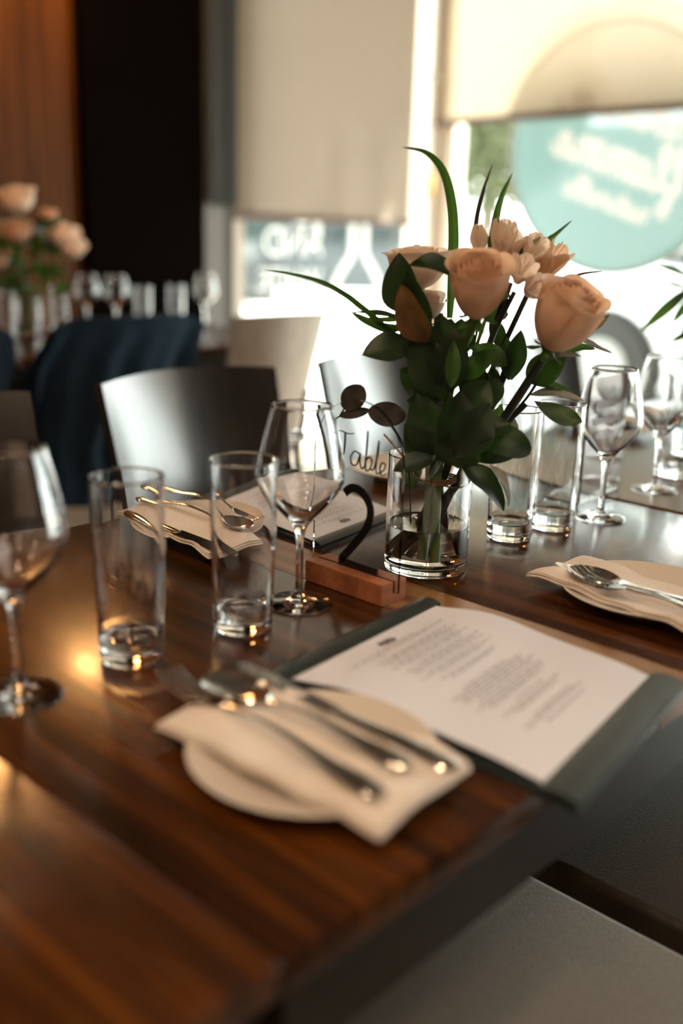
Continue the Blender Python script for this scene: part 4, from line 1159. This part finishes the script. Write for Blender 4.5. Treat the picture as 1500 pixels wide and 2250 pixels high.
# the leafy bouquet on the next table and the far rose bouquet
make_vase('glass vase at the right frame edge holding the leafy bouquet', 1.600, 0.690)
b2 = thing('leafy_bouquet', 'loose green leafy bouquet at the right frame edge above the wine glasses', 'bouquet', (1.600, 0.690, TZ + .009))
b2.rotation_euler.z = AZ - PI / 2
def Q(u, v, dy=0.0):   # half-millimetre style layout for this bunch
    s = 7.5e-4
    return Vector(((u - 1530) * s, dy, (1010 - v) * s - .005))
for pts, r in (([(1505, 990, .0), (1490, 850, -.01), (1478, 700, -.01), (1468, 590, -.01)], .0026), ([(1530, 990, 0), (1530, 800, .01), (1560, 600, .01)], .003), ([(1550, 990, 0), (1600, 700, 0)], .003)):
    obj('stem', tube(bmesh.new(), smooth_pts([Q(*p) for p in pts], 6), r, 8), M['stem'], b2)
for b, tp, wd, mm in (((1472, 625), (1387, 598), 11, 'leaf_bright'), ((1468, 650), (1405, 632), 9, 'leaf_bright'), ((1476, 640), (1372, 742), 22, 'leaf_bright'), ((1478, 660), (1440, 720), 18, 'leaf_bright'),
                      ((1470, 610), (1500, 585), 9, 'leaf'), ((1474, 630), (1520, 670), 16, 'leaf'), ((1478, 690), (1475, 770), 20, 'leaf_bright'), ((1482, 740), (1440, 760), 14, 'leaf_bright'),
                      ((1480, 745), (1530, 740), 16, 'leaf_bright'), ((1468, 600), (1462, 570), 8, 'leaf'), ((1480, 700), (1460, 755), 12, 'leaf'), ((1490, 790), (1540, 760), 20, 'leaf'), ((1470, 640), (1432, 690), 14, 'leaf_bright'),
                      ((1530, 700), (1600, 640), 30, 'leaf_bright'), ((1560, 640), (1530, 560), 26, 'leaf'), ((1560, 760), (1620, 720), 30, 'leaf'), ((1500, 830), (1478, 790), 14, 'leaf')):
    obj('leaf', leaf_bm(Q(*b), Q(*tp), wd * 7.5e-4 * 1.1, (.1, -.8, .5), .08, .3), M[mm], b2)
rose(b2, Q(1600, 660, 0), (.2, -.2, 1), .04, .06, 21)

make_vase('glass vase on the back table holding the far roses', 1.655, 2.96)
b3 = thing('rose_bouquet', 'blurred bouquet of cream roses on the back table against the wood slats', 'bouquet', (1.655, 2.96, TZ + .009))
b3.rotation_euler.z = AZ - PI / 2
rnd = random.Random(8)
for (x, z, dy), R, sd in (((.005, .375, -.03), .050, 31), ((.012, .285, -.08), .046, 32), ((.135, .275, -.03), .046, 33), ((.165, .245, -.06), .040, 34), ((-.085, .29, -.03), .045, 35), ((.075, .35, .03), .026, 36), ((-.06, .20, -.06), .040, 37)):
    rose(b3, (x, dy, z), (x * 2, -.4, 1), R, R * 1.45, sd, M['petal_white'] if sd in (31, 33, 34) else None)
    obj('stem', tube(bmesh.new(), smooth_pts([(x, dy, z), (x * .4, dy * .3, .15), (-x * .15, 0, .005)], 6), .003, 8), M['stem'], b3)
for k in range(52):
    a = rnd.uniform(0, 2 * PI); z = rnd.uniform(.12, .34); r = .02 + .09 * rnd.random(); L = rnd.uniform(.05, .085)
    p0 = Vector((r * math.cos(a) * .8 + .02, r * math.sin(a) * .6, z)); d = Vector((math.cos(a), math.sin(a) * .7, rnd.uniform(-.3, .9))).normalized()
    obj('leaf', leaf_bm(p0, p0 + d * L, rnd.uniform(.022, .042), (rnd.uniform(-.4, .4), -.8, rnd.uniform(0, .8)), .1, .25), M['leaf_bright' if k % 3 else 'leaf'], b3)

# ------------------------------------------------------------------ render hints (no engine, size or sample settings here)
S.cycles.max_bounces = 14
S.cycles.transmission_bounces = 12
S.cycles.transparent_max_bounces = 12
S.cycles.glossy_bounces = 6
S.cycles.diffuse_bounces = 4
S.cycles.sample_clamp_indirect = 20.0
S.cycles.blur_glossy = 0.5
S.cycles.use_denoising = True
